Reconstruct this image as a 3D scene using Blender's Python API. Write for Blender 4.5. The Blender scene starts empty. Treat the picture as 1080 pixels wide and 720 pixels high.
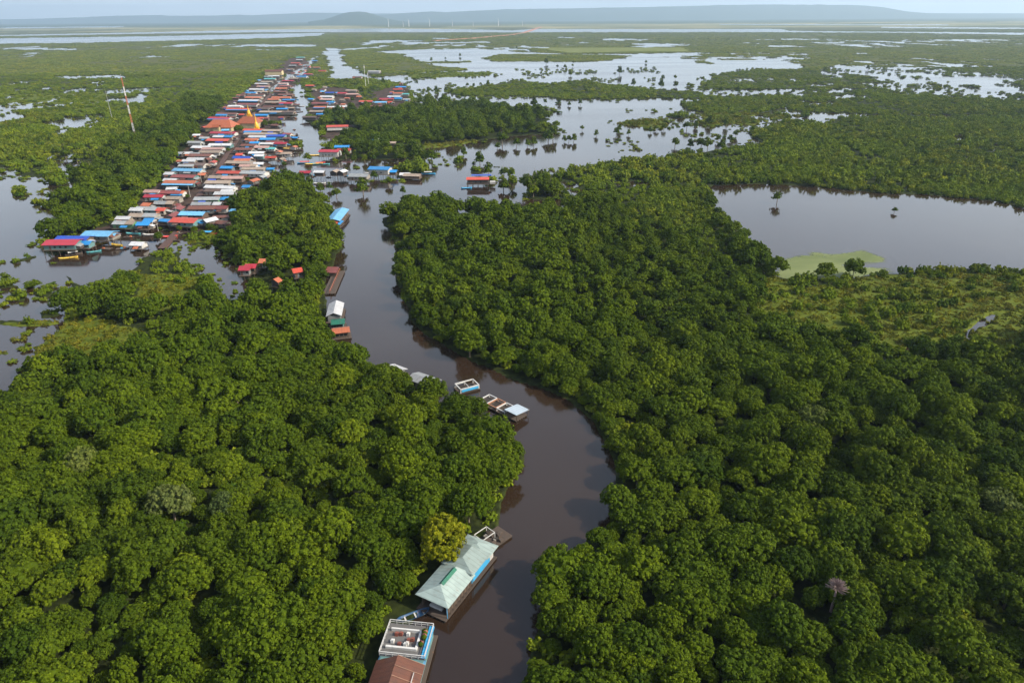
import bpy, math, random
import numpy as np
from mathutils import Matrix, Vector
random.seed(7); RNG = np.random.default_rng(11)
SC = bpy.context.scene; COL = SC.collection
R = math.radians

# ------------------------------------------------------------------ camera
HAZE = 5.4e-5; VEIL = (4.7, 5.15, 5.7, 1)
H0 = 110.0; F = 720.0; PITCH = math.atan((360 - 17.5) / F); ROLL = R(0.40)
r0 = np.array([1., 0, 0]); f0 = np.array([0, math.cos(PITCH), -math.sin(PITCH)]); u0 = np.array([0, math.sin(PITCH), math.cos(PITCH)])
rv = math.cos(ROLL) * r0 - math.sin(ROLL) * u0; uv = math.sin(ROLL) * r0 + math.cos(ROLL) * u0
CP = np.array([0, 0, H0])
def at(px, py, z=0.0):
    """ground point (at height z) seen at a photo pixel (1080x720)"""
    d = f0 + (px - 540) / F * rv - (py - 360) / F * uv
    t = (H0 - z) / -d[2]
    return CP + d * t
def proj(p):
    p = np.asarray(p, float); q = p - CP
    w = q @ f0; w = np.where(w < 1, 1, w)
    return 540 + F * (q @ rv) / w, 360 - F * (q @ uv) / w
cam = bpy.data.cameras.new('camera'); co = bpy.data.objects.new('camera', cam); COL.objects.link(co)
cam.lens = 24; cam.sensor_width = 36; cam.clip_start = 1; cam.clip_end = 200000
m = Matrix.Identity(4)
for i in range(3):
    m[i][0] = rv[i]; m[i][1] = uv[i]; m[i][2] = -f0[i]; m[i][3] = CP[i]
co.matrix_world = m; SC.camera = co

# ------------------------------------------------------------------ light
SUN_EL, SUN_AZ = R(35), R(106)      # azimuth clockwise from +Y: sun stands to the right, a little behind
sd = Vector((math.sin(SUN_AZ) * math.cos(SUN_EL), math.cos(SUN_AZ) * math.cos(SUN_EL), math.sin(SUN_EL)))
sl = bpy.data.lights.new('sun', 'SUN'); so = bpy.data.objects.new('sun', sl); COL.objects.link(so)
sl.energy = 3.4; sl.angle = R(0.6); sl.color = (1, .93, .80)
so.rotation_euler = sd.to_track_quat('Z', 'Y').to_euler()
w = bpy.data.worlds.new('World'); SC.world = w; w.use_nodes = True
wn = w.node_tree; bg = wn.nodes['Background']
sk = wn.nodes.new('ShaderNodeTexSky'); sk.sky_type = 'NISHITA'; sk.sun_disc = False
sk.sun_elevation = SUN_EL; sk.sun_rotation = SUN_AZ; sk.air_density = 1.0; sk.dust_density = 3.0; sk.ozone_density = 1.2; sk.altitude = 0
# a thin veil of high cloud, thicker towards the horizon
tc_ = wn.nodes.new('ShaderNodeTexCoord'); sx_ = wn.nodes.new('ShaderNodeSeparateXYZ'); wn.links.new(tc_.outputs['Generated'], sx_.inputs[0])
mp_ = wn.nodes.new('ShaderNodeVectorMath'); mp_.operation = 'MULTIPLY'; mp_.inputs[1].default_value = (1.5, 1.5, 9); wn.links.new(tc_.outputs['Generated'], mp_.inputs[0])
nz_ = wn.nodes.new('ShaderNodeTexNoise'); nz_.inputs['Scale'].default_value = 2.2; nz_.inputs['Detail'].default_value = 5; wn.links.new(mp_.outputs[0], nz_.inputs['Vector'])
cr_ = wn.nodes.new('ShaderNodeMapRange'); cr_.inputs[1].default_value = .35; cr_.inputs[2].default_value = .7; cr_.inputs[3].default_value = .55; cr_.inputs[4].default_value = .95; wn.links.new(nz_.outputs[0], cr_.inputs[0])
el_ = wn.nodes.new('ShaderNodeMapRange'); el_.inputs[1].default_value = .16; el_.inputs[2].default_value = .8; el_.inputs[3].default_value = 1; el_.inputs[4].default_value = .12; wn.links.new(sx_.outputs['Z'], el_.inputs[0])
fm_ = wn.nodes.new('ShaderNodeMath'); fm_.operation = 'MULTIPLY'; wn.links.new(cr_.outputs[0], fm_.inputs[0]); wn.links.new(el_.outputs[0], fm_.inputs[1])
mx_ = wn.nodes.new('ShaderNodeMix'); mx_.data_type = 'RGBA'; mx_.inputs[7].default_value = VEIL; wn.links.new(fm_.outputs[0], mx_.inputs[0]); wn.links.new(sk.outputs[0], mx_.inputs[6])
wn.links.new(mx_.outputs[2], bg.inputs[0]); bg.inputs[1].default_value = 0.12
SC.view_settings.view_transform = 'Standard'; SC.view_settings.look = 'None'; SC.view_settings.gamma = 1; SC.view_settings.exposure = 1.08
SC.render.engine = 'CYCLES'
SC.cycles.max_bounces = 5; SC.cycles.diffuse_bounces = 2; SC.cycles.glossy_bounces = 2; SC.cycles.transmission_bounces = 2
SC.cycles.volume_bounces = 0; SC.cycles.transparent_max_bounces = 4
SC.cycles.use_denoising = True
SC.cycles.sample_clamp_indirect = 4; SC.cycles.caustics_reflective = False; SC.cycles.caustics_refractive = False

# ------------------------------------------------------------------ materials
class NT:
    def __init__(s, name):
        s.m = bpy.data.materials.new(name); s.m.use_nodes = True; s.t = s.m.node_tree; s.n = s.t.nodes
        s.b = s.n['Principled BSDF']
    def new(s, ty, **k):
        n = s.n.new(ty)
        for a, v in k.items(): setattr(n, a, v)
        return n
    def link(s, a, b): s.t.links.new(a, b)
    def mix(s, fac, a, b, mode='MIX'):
        n = s.new('ShaderNodeMix', data_type='RGBA', blend_type=mode)
        for sock, v in ((n.inputs[0], fac), (n.inputs[6], a), (n.inputs[7], b)):
            if isinstance(v, (float, int)): sock.default_value = v
            elif isinstance(v, tuple): sock.default_value = (*v, 1) if len(v) == 3 else v
            else: s.link(v, sock)
        return n.outputs[2]
    def noise(s, scale, detail=3, coord=None, rough=.55, vscale=None):
        n = s.new('ShaderNodeTexNoise'); n.inputs['Scale'].default_value = scale; n.inputs['Detail'].default_value = detail; n.inputs['Roughness'].default_value = rough
        if coord is None: coord = s.pos()
        if vscale:
            v = s.new('ShaderNodeVectorMath', operation='MULTIPLY'); v.inputs[1].default_value = vscale; s.link(coord, v.inputs[0]); coord = v.outputs[0]
        s.link(coord, n.inputs['Vector']); return n.outputs[0]
    def pos(s): return s.new('ShaderNodeNewGeometry').outputs['Position']
    def objc(s): return s.new('ShaderNodeTexCoord').outputs['Object']
    def ramp(s, v, p0, p1, c0=(0, 0, 0), c1=(1, 1, 1)):
        r = s.new('ShaderNodeValToRGB'); e = r.color_ramp.elements
        e[0].position = p0; e[1].position = p1; e[0].color = (*c0, 1); e[1].color = (*c1, 1); s.link(v, r.inputs[0]); return r.outputs[0]
    def bump(s, h, st, dist):
        b = s.new('ShaderNodeBump'); b.inputs['Strength'].default_value = st; b.inputs['Distance'].default_value = dist
        s.link(h, b.inputs['Height']); s.link(b.outputs[0], s.b.inputs['Normal'])
def spec(nt, r, sp=.3, metal=0):
    nt.b.inputs['Roughness'].default_value = r; nt.b.inputs['Specular IOR Level'].default_value = sp; nt.b.inputs['Metallic'].default_value = metal

def leaf_mat(name, dark, mid, light, trans=.15):
    n = NT(name); spec(n, .8, .06)
    oi = n.new('ShaderNodeObjectInfo').outputs['Random']
    c = n.mix(oi, dark, light)
    c = n.mix(n.ramp(n.noise(.012, 3), .38, .62), c, mid)
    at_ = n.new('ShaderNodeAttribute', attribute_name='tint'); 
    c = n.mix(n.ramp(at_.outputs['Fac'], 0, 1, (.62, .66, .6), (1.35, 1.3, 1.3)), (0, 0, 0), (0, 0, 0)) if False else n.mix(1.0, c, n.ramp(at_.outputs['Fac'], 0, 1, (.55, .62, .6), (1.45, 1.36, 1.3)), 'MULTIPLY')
    oi2 = n.new('ShaderNodeMath', operation='FRACT'); oi3 = n.new('ShaderNodeMath', operation='MULTIPLY'); n.link(oi, oi3.inputs[0]); oi3.inputs[1].default_value = 7.31; n.link(oi3.outputs[0], oi2.inputs[0])
    c = n.mix(1.0, c, n.ramp(oi2.outputs[0], 0, 1, (.72, .78, .95), (1.22, 1.14, .9)), 'MULTIPLY')
    n.link(c, n.b.inputs['Base Color'])
    tr = n.new('ShaderNodeBsdfTranslucent'); n.link(c, tr.inputs[0])
    mx = n.new('ShaderNodeMixShader'); mx.inputs[0].default_value = trans
    n.link(n.b.outputs[0], mx.inputs[1]); n.link(tr.outputs[0], mx.inputs[2])
    n.link(mx.outputs[0], n.n['Material Output'].inputs[0]); return n.m
M = {}
M['leaf'] = leaf_mat('forest_leaves', (.030, .052, .003), (.058, .092, .004), (.082, .116, .006))
M['leaf_yellow'] = leaf_mat('yellowing_leaves', (.095, .118, .005), (.12, .130, .006), (.11, .125, .006))
M['leaf_grey'] = leaf_mat('pale_flowering_leaves', (.072, .095, .022), (.066, .095, .018), (.080, .10, .028))
M['shrub'] = leaf_mat('shrub_leaves', (.046, .082, .005), (.105, .150, .009), (.140, .160, .011))
M['brush'] = leaf_mat('low_brush_leaves', (.075, .090, .008), (.105, .112, .008), (.13, .12, .014))
M['far_leaf'] = leaf_mat('far_leaves', (.046, .070, .009), (.088, .112, .012), (.118, .124, .018))
n = NT('bark'); spec(n, .9, .1); n.link(n.mix(n.noise(2.5, 3), (.10, .075, .05), (.20, .17, .13)), n.b.inputs['Base Color']); M['bark'] = n.m
n = NT('dead_twigs'); spec(n, .9, .1); n.link(n.mix(n.noise(3, 2), (.16, .11, .10), (.30, .22, .20)), n.b.inputs['Base Color']); M['dead'] = n.m

# water
n = NT('muddy_water'); spec(n, .06, .5); n.b.inputs['IOR'].default_value = 1.5
n.link(n.mix(n.ramp(n.noise(.006, 4), .35, .65), (.020, .0115, .007), (.029, .018, .011)), n.b.inputs['Base Color'])
h1 = n.noise(.55, 3, vscale=(1, .6, 1)); h2 = n.noise(.05, 3, vscale=(1, .5, 1))
hm = n.new('ShaderNodeMath', operation='MULTIPLY_ADD'); n.link(h2, hm.inputs[0]); hm.inputs[1].default_value = 1.6; n.link(h1, hm.inputs[2])
n.bump(hm.outputs[0], .35, .06)
n.link(n.ramp(n.noise(.009, 4, vscale=(.35, 1, 1)), .35, .7, (.05,) * 3, (.17,) * 3), n.b.inputs['Roughness'])
M['water'] = n.m

# ground (vertex attribute 'zone' carries the kind of land: r = mud, g = yellow brush, b = pale field)
n = NT('ground_cover'); spec(n, .95, .05)
za = n.new('ShaderNodeAttribute', attribute_name='zone'); sp_ = n.new('ShaderNodeSeparateColor'); n.link(za.outputs['Color'], sp_.inputs[0])
f1 = n.noise(.06, 5); f2 = n.noise(.6, 4); f3 = n.noise(.004, 5, rough=.65)
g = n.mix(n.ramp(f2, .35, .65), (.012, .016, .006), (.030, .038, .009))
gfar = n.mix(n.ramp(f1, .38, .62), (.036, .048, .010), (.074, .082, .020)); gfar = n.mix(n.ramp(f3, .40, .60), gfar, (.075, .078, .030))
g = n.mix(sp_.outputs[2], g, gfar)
g = n.mix(sp_.outputs[1], g, n.mix(n.ramp(n.noise(.25, 5), .35, .65), (.045, .062, .008), (.10, .118, .013)))
g = n.mix(sp_.outputs[0], g, n.mix(n.ramp(n.noise(.18, 4), .35, .65), (.030, .022, .018), (.075, .050, .038)))
za2 = n.new('ShaderNodeAttribute', attribute_name='zone2'); s2 = n.new('ShaderNodeSeparateColor'); n.link(za2.outputs['Color'], s2.inputs[0])
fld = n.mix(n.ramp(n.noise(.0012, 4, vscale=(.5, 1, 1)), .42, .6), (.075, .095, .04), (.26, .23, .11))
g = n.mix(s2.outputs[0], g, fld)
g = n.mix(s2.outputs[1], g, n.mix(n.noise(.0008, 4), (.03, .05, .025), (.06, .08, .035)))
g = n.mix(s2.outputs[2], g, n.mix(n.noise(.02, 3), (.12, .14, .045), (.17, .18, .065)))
n.link(g, n.b.inputs['Base Color']); M['ground'] = n.m

n = NT('hill_forest'); spec(n, 1, 0); n.link(n.mix(n.noise(.002, 5), (.03, .05, .03), (.07, .09, .05)), n.b.inputs['Base Color']); M['hill'] = n.m
n = NT('algae'); spec(n, .7, .2); n.link(n.mix(n.ramp(n.noise(.06, 5, vscale=(.6, 1, 1)), .35, .65), (.12, .15, .045), (.18, .21, .07)), n.b.inputs['Base Color']); 
ca = n.new('ShaderNodeAttribute', attribute_name='cover'); mm_ = n.new('ShaderNodeMath', operation='MULTIPLY_ADD'); n.link(n.noise(.25, 6, rough=.75, vscale=(.5, 1, 1)), mm_.inputs[0]); mm_.inputs[1].default_value = 1.1; cs_ = n.new('ShaderNodeMath', operation='MULTIPLY'); n.link(ca.outputs['Fac'], cs_.inputs[0]); cs_.inputs[1].default_value = .8; n.link(cs_.outputs[0], mm_.inputs[2])
n.link(n.ramp(mm_.outputs[0], .80, 1.45, (0, 0, 0), (.75, .75, .75)), n.b.inputs['Alpha']); M['algae'] = n.m

def paint(name, c, dirt=.35, rough=.55, wave=None, metal=0.0):
    if name in M: return M[name]
    n = NT(name); spec(n, rough, .35, metal); oc = n.objc()
    d = tuple(x * .42 + .02 for x in c); r_ = (.20, .10, .055)
    f = n.ramp(n.noise(.55, 5, oc), .40, .72)
    a = n.mix(dirt, c, d)
    col = n.mix(f, c, a)
    f2 = n.ramp(n.noise(1.6, 4, oc, vscale=(1, .3, 1)), .60, .72)
    mm = n.new('ShaderNodeMath', operation='MULTIPLY'); n.link(f2, mm.inputs[0]); mm.inputs[1].default_value = dirt
    col = n.mix(mm.outputs[0], col, r_)
    ov = n.new('ShaderNodeObjectInfo').outputs['Random']
    col = n.mix(1.0, col, n.ramp(ov, 0, 1, (.78, .78, .78), (1.12, 1.12, 1.12)), 'MULTIPLY')
    if wave == 4.0:
        w2 = n.new('ShaderNodeTexWave', wave_type='BANDS', bands_direction='X', wave_profile='SAW'); w2.inputs['Scale'].default_value = .30; w2.inputs['Distortion'].default_value = .6; n.link(oc, w2.inputs[0])
        col = n.mix(1.0, col, n.ramp(w2.outputs[0], 0, .25, (.74, .73, .72), (1, 1, 1)), 'MULTIPLY')
    n.link(col, n.b.inputs['Base Color'])
    if wave:
        wv = n.new('ShaderNodeTexWave', wave_type='BANDS', bands_direction='X'); wv.inputs['Scale'].default_value = wave; n.link(oc, wv.inputs[0])
        n.bump(wv.outputs[0], .5, .05)
    M[name] = n.m; return n.m
ROOF = dict(red=(.46, .06, .03), crimson=(.33, .02, .035), blue=(.02, .21, .50), lightblue=(.13, .36, .58), royal=(.015, .07, .42), rust=(.14, .050, .028),
            darkred=(.20, .045, .035), orange=(.42, .12, .05), tan=(.30, .23, .17), grey=(.27, .28, .28), white=(.50, .50, .50), teal=(.09, .36, .36), brown=(.11, .07, .05),
            pink=(.40, .24, .20), green=(.01, .12, .07), palegreen=(.28, .345, .315), temple=(.30, .085, .035))
WALL = dict(wood=(.10, .07, .05), grey=(.15, .155, .15), white=(.42, .41, .38), teal=(.10, .20, .20), pale=(.22, .20, .17), dark=(.06, .05, .045), cream=(.42, .34, .19), blue=(.03, .16, .38), greenwall=(.09, .20, .10), yellow=(.5, .32, .05))
def roofm(c): return paint('roof_' + c, ROOF[c], .45 if c not in ('rust', 'brown', 'tan') else .6, .45, wave=4.0)
def wallm(c): return paint('wall_' + c, WALL[c], .5, .8, wave=6.0)
TIMBER = paint('timber', (.075, .055, .042), .4, .9); GLASS = paint('dark_pane', (.015, .018, .02), .1, .2); DOORM = paint('door_board', (.09, .05, .035), .3, .7)
GOLD = paint('gold_paint', (.6, .30, .02), .1, .35); STEELW = paint('mast_white', (.55, .54, .52), .3, .5); STEELR = paint('mast_red', (.40, .13, .07), .3, .5)
WHITE = paint('white_paint', (.50, .49, .46), .45, .5); BLUEP = paint('blue_paint', (.04, .28, .5), .3, .5); BLACKW = paint('dark_wet_timber', (.035, .028, .022), .3, .6)
CLAY = paint('clay_road', (.36, .15, .09), .3, .9)

# ------------------------------------------------------------------ mesh building
class MB:
    def __init__(s): s.v = []; s.f = []
    def add(s, vs, fs):
        k = len(s.v); s.v += [tuple(map(float, v)) for v in vs]; s.f += [tuple(k + i for i in f) for f in fs]; return s
    def box(s, x0, x1, y0, y1, z0, z1):
        return s.add([(x0, y0, z0), (x1, y0, z0), (x1, y1, z0), (x0, y1, z0), (x0, y0, z1), (x1, y0, z1), (x1, y1, z1), (x0, y1, z1)],
                     [(3, 2, 1, 0), (4, 5, 6, 7), (0, 1, 5, 4), (1, 2, 6, 5), (2, 3, 7, 6), (3, 0, 4, 7)])
    def bar(s, a, b, r, r2=None, n=5):
        a = Vector(a); b = Vector(b); r2 = r if r2 is None else r2
        d = (b - a).normalized(); p = d.orthogonal().normalized(); q = d.cross(p)
        vs = [a + (p * math.cos(t) + q * math.sin(t)) * r for t in [i * 2 * math.pi / n for i in range(n)]] + [b + (p * math.cos(t) + q * math.sin(t)) * r2 for t in [i * 2 * math.pi / n for i in range(n)]]
        return s.add(vs, [(i, (i + 1) % n, n + (i + 1) % n, n + i) for i in range(n)] + [tuple(range(n - 1, -1, -1)), tuple(range(n, 2 * n))])
    def lathe(s, prof, n=12, cx=0, cy=0):
        vs = [(cx + r * math.cos(2 * math.pi * i / n), cy + r * math.sin(2 * math.pi * i / n), z) for r, z in prof for i in range(n)]
        fs = [(j * n + i, j * n + (i + 1) % n, (j + 1) * n + (i + 1) % n, (j + 1) * n + i) for j in range(len(prof) - 1) for i in range(n)]
        return s.add(vs, fs + [tuple(range(n - 1, -1, -1)), tuple((len(prof) - 1) * n + i for i in range(n))])
    def slab(s, quad, t=.12):
        """sheet of thickness t below a quad/tri of points"""
        q = [Vector(p) for p in quad]; nn = (q[1] - q[0]).cross(q[2] - q[0]).normalized()
        if nn.z < 0: q.reverse(); nn = -nn
        k = len(q); vs = q + [p - nn * t for p in q]
        return s.add(vs, [tuple(range(k)), tuple(range(2 * k - 1, k - 1, -1))] + [(i, k + i, k + (i + 1) % k, (i + 1) % k) for i in range(k)])
    def gable(s, x0, x1, y0, y1, z, rise, t=.12, over=.4, hip=0.0):
        """ridge along x"""
        ym = (y0 + y1) / 2; yo0, yo1 = y0 - over, y1 + over; xo0, xo1 = x0 - over, x1 + over
        A, B, C_, D = (xo0, yo0, z), (xo1, yo0, z), (xo1, yo1, z), (xo0, yo1, z); P, Q = (xo0 + hip, ym, z + rise), (xo1 - hip, ym, z + rise)
        s.slab([A, B, Q, P], t); s.slab([P, Q, C_, D], t)
        if hip: s.slab([B, C_, Q], t); s.slab([D, A, P], t)
        return s
    def mesh(s, name, mat):
        me = bpy.data.meshes.new(name); me.from_pydata(s.v, [], s.f); me.materials.append(mat); me.update(); return me
    def build(s, name, mat, parent=None):
        return link(name, s.mesh(name, mat), parent)
def link(name, me, parent=None):
    o = bpy.data.objects.new(name, me); COL.objects.link(o)
    if parent is not None: o.parent = parent
    return o
def empty(name, loc, rz=0):
    o = bpy.data.objects.new(name, None); COL.objects.link(o); o.location = tuple(map(float, loc)); o.rotation_euler = (0, 0, rz); o.empty_display_size = 1
    return o
def tag(o, label=None, cat=None, group=None, kind=None):
    for k, v in (('label', label), ('category', cat), ('group', group), ('kind', kind)):
        if v: o[k] = v
    return o
def copy_tree(o, parent=None):
    c = o.copy(); COL.objects.link(c); c.parent = parent
    for ch in list(o.children): copy_tree(ch, c)
    return c

# ------------------------------------------------------------------ noise
def _h(ix, iy, s):
    a = (ix.astype(np.int64) * 374761393 + iy.astype(np.int64) * 668265263 + s * 1442695041) & 0x7fffffff
    a = ((a ^ (a >> 13)) * 1274126177) & 0x7fffffff
    return ((a ^ (a >> 16)) & 0xffffff) / float(0xffffff)
def vnoise(x, y, s=0):
    ix, iy = np.floor(x), np.floor(y); fx, fy = x - ix, y - iy; fx = fx * fx * (3 - 2 * fx); fy = fy * fy * (3 - 2 * fy)
    a, b, c, d = _h(ix, iy, s), _h(ix + 1, iy, s), _h(ix, iy + 1, s), _h(ix + 1, iy + 1, s)
    return (a * (1 - fx) + b * fx) * (1 - fy) + (c * (1 - fx) + d * fx) * fy
def fbm(x, y, s=0, o=4):
    r = 0; a = .5; t = 0
    for i in range(o): r = r + a * vnoise(x * 2 ** i, y * 2 ** i, s + i * 17); t += a; a *= .55
    return r / t
def inpoly(px, py, poly):
    P = np.array([q[:2] for q in poly], float); out = np.zeros(px.shape, bool)
    bb = (px >= P[:, 0].min()) & (px <= P[:, 0].max()) & (py >= P[:, 1].min()) & (py <= P[:, 1].max())
    X, Y = px[bb], py[bb]; c = np.zeros(X.shape, bool)
    for i in range(len(P)):
        x1, y1 = P[i]; x2, y2 = P[i - 1]
        if y1 == y2: continue
        k = (y1 > Y) != (y2 > Y)
        c ^= k & (X < (x2 - x1) * (Y - y1) / (y2 - y1) + x1)
    out[bb] = c; return out
def C(x, y, z=7.0):
    """a bank drawn at the height of its canopy: moved to where the ground below it is"""
    q = at(x, y, z); q[2] = 0; X, Y = proj(q); return (float(X), float(Y))

# ------------------------------------------------------------------ where water lies (photo outlines carried down to the ground plane)
WATER = [
 # river
 [(335, 212), (397, 214), (403, 225), (408, 240), (416, 262), (420, 300), (424, 320), (434, 338), (452, 354), (472, 368), (502, 384), (534, 398), (570, 410), (603, 424), (626, 444), (640, 470), (650, 500), (652, 525), (642, 552), (622, 570), (608, 586), (600, 600), (576, 622), (572, 645), (566, 670), (562, 695), (560, 730), (550, 800), (530, 900), (360, 900), (385, 760), C(392, 715), C(410, 690), C(425, 655), C(436, 630), C(447, 607), C(497, 562), C(512, 553), C(520, 543), C(526, 528), C(529, 508), C(537, 490), C(547, 477), C(552, 464), C(549, 448), C(532, 427), C(502, 411), C(462, 404), C(432, 394), C(398, 375), C(377, 358), (346, 352), (342, 300), (350, 285), (358, 262), (352, 240), (348, 222)],
 # flooded country in the middle
 [(335, 212), (330, 196), (345, 186), (352, 172), (372, 166), (430, 166), (440, 158), (400, 130), (432, 120), (436, 108), (420, 88), (392, 84), (378, 80), (374, 62), (385, 57), (400, 54), (430, 52.5), (470, 52), (500, 51), (545, 55), (600, 57), (660, 57), (738, 55), (744, 60), (790, 61), (815, 62), (845, 67), (848, 73), (800, 74), (758, 77), (748, 83), (742, 91), (733, 94), (760, 94), (850, 94), (852, 100), (830, 108), (832, 115), (860, 119), (895, 120), (930, 121.5), (930, 124), (875, 126), (868, 131), (822, 128), (812, 135), (792, 140), C(806, 148, 5), C(775, 152, 5), C(735, 155, 5), C(700, 161, 5), C(640, 166, 5), C(600, 173, 5), C(572, 181, 5), C(558, 190, 4), (600, 189), (618, 196), (600, 199), (640, 201), (660, 205), (620, 207), (606, 216), (590, 224), C(560, 212), C(540, 213), C(500, 213), C(480, 214), C(462, 204), C(430, 207), C(400, 221)],
 # village river, upper river, canals
 [(308, 90), (320, 89), (321, 100), (326, 108), (325, 118), (323, 128), (334, 134), (346, 147), (345, 158), (352, 165), (352, 190), (335, 200), (300, 186), (283, 180), (283, 170), (300, 166), (313, 155), (311, 143), (297, 137), (291, 129), (314, 122), (312, 114), (315, 106), (308, 97)],
 [(341, 51), (359, 51), (363, 60), (369, 70), (378, 77), (378, 83), (355, 87), (340, 88), (348, 81), (350, 75), (345, 68), (342, 60)],
 [(330, 60), (335, 58), (332, 65), (325, 72), (318, 79), (309, 85), (301, 86), (309, 77), (320, 69)],
 [(306, 79), (302, 88), (293, 97), (285, 101), (283, 97), (292, 86), (299, 78)],
 # pond
 [(750, 196), (790, 194), (850, 196), (920, 202), (1000, 207), (1052, 212), (1085, 221), (1200, 245), (1350, 260), (1350, 320), (1080, 288), (1040, 284), (1000, 285), (960, 288), (920, 291), (880, 295), (840, 296), (820, 292), (804, 275), (795, 258), (780, 243), (762, 226), (750, 212)],
 # left lake
 [(-400, 168), (0, 176), (18, 177), (22, 186), (52, 187), (56, 198), (68, 195), (76, 180), (81, 183), (80, 205), (77, 222), (60, 240), (48, 248), (52, 270), (66, 285), (74, 300), (70, 318), C(66, 338, 3), C(42, 352, 3), C(28, 374, 3), C(10, 412, 3), (-400, 560)],
 [(48, 262), (60, 255), (110, 262), (150, 262), (185, 250), (205, 245), (215, 262), (185, 266), (150, 272), C(130, 278, 6), C(110, 286, 8), C(95, 296, 8), (80, 300), (66, 285)],
 [(190, 260), (225, 255), (238, 268), (258, 280), C(260, 297, 8), C(245, 309, 8), C(233, 306, 8), C(220, 288, 6), C(205, 277, 5), C(188, 270, 4)],
 [(60, 258), (100, 251), (130, 245), (152, 242), (166, 238), (180, 243), (200, 247), (215, 262), (185, 268), (120, 272), (60, 272)],
 [(232, 240), (250, 238), (250, 246), (240, 252), (230, 248)],
 # far left pools
 [(55, 80), (75, 80), (110, 79), (131, 80), (131, 83), (100, 83.5), (75, 84), (58, 82)], [(146, 80.5), (158, 80.5), (157, 82), (147, 82)],
 [(107, 97), (125, 94), (150, 93), (167, 92.5), (160, 97), (130, 98.5), (112, 99.5)],
 [(80, 109), (105, 107), (120, 104), (140, 103), (150, 99), (157, 101), (150, 109), (135, 109.5), (125, 106), (100, 109.5)],
 [(132, 113.5), (140, 113.5), (140, 116.5), (132, 116.5)], [(45, 91.5), (55, 91.5), (54, 94.5), (46, 94)], [(12, 96), (26, 94.5), (25, 97), (12, 97)], [(2, 103), (16, 101), (15, 104), (2, 104.5)],
 [(-200, 98), (0, 113), (12, 110), (14, 118), (24, 122), (24, 126), (0, 130.5), (-200, 142)],
 [(48, 129), (68, 127.5), (67, 122), (85, 125), (92, 121.5), (112, 121), (112, 124), (105, 127), (111, 135), (95, 137), (80, 138), (62, 143), (58, 146.5), (54, 143), (68, 137), (52, 134)],
 [(38, 130), (44, 130), (44, 134), (38, 133)], [(126, 149.5), (131, 150), (130, 153), (126, 152)], [(212, 121), (218, 121), (216, 128), (211, 127)],
 [(236, 96), (238, 96), (238, 97.5), (236, 97.5)],
 # far bars of open water
 [(-500, 58), (0, 40.6), (150, 38.4), (342, 35.0), (342, 37.6), (300, 40.2), (200, 42.8), (100, 45.2), (0, 46.6), (-500, 70)],
 [(-400, 48), (0, 37.3), (150, 34.5), (270, 31.8), (400, 30.5), (500, 31.3), (540, 32.5), (560, 31), (700, 31), (822, 30.8), (832, 32.8), (1080, 34.6), (1500, 38), (1500, 43), (1080, 37.2), (950, 35), (800, 34.3), (600, 34.3), (500, 34.2), (400, 34), (270, 34.2), (150, 35.8), (0, 38.4), (-400, 50)],
 [(930, 28.6), (1080, 29.6), (1500, 32), (1500, 33.4), (1080, 30.8), (930, 29.6)], [(760, 25.8), (1000, 26.2), (1000, 26.8), (760, 26.4)], [(0, 29.5), (130, 28), (130, 28.8), (0, 30.3)],
 [(23, 51), (82, 51.4), (82, 53), (23, 52.8)], [(825, 41), (875, 41.4), (873, 42.4), (826, 42.2)], [(588, 39), (606, 39.4), (604, 40.6), (589, 40.2)], [(415, 43.5), (455, 44.6), (430, 46.2)], [(455, 40), (475, 40.6), (470, 41.6), (456, 41.4)],
 [(268, 47), (333, 47.3), (334, 49.4), (290, 49.4), (270, 50)], [(270, 52), (300, 52.4), (300, 53.4), (272, 53.2)], [(672, 48.5), (715, 47.4), (710, 49.6), (675, 50.4)], [(540, 49.5), (580, 50), (575, 51), (545, 50.8)], [(345, 53.5), (420, 47.5), (400, 50), (375, 53)],
 # right hand slits
 [(1000, 363), (1009, 354), (1021, 350), (1029, 340), (1045, 331), (1049, 336), (1041, 345), (1031, 348), (1024, 357), (1013, 358), (1006, 365)], [(948, 370), (962, 362), (968, 368), (956, 377)], [(843, 55), (852, 58), (858, 64), (852, 62)],
 [(975, 121.6), (1020, 120), (1045, 121.5), (1030, 123.6), (980, 124)], [(1066, 118.4), (1076, 119.4), (1074, 122.6), (1065, 121.6)], [(878, 101), (918, 102), (916, 104.5), (880, 103)], [(640, 190), (676, 192), (700, 196), (680, 197), (640, 195)],
 [(1002, 145), (1022, 142), (1026, 147), (1010, 150), (1000, 150)], [(1046, 155), (1060, 150), (1058, 155), (1048, 159)], [(1055, 172), (1085, 177), (1120, 186), (1084, 182)],
]
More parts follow.
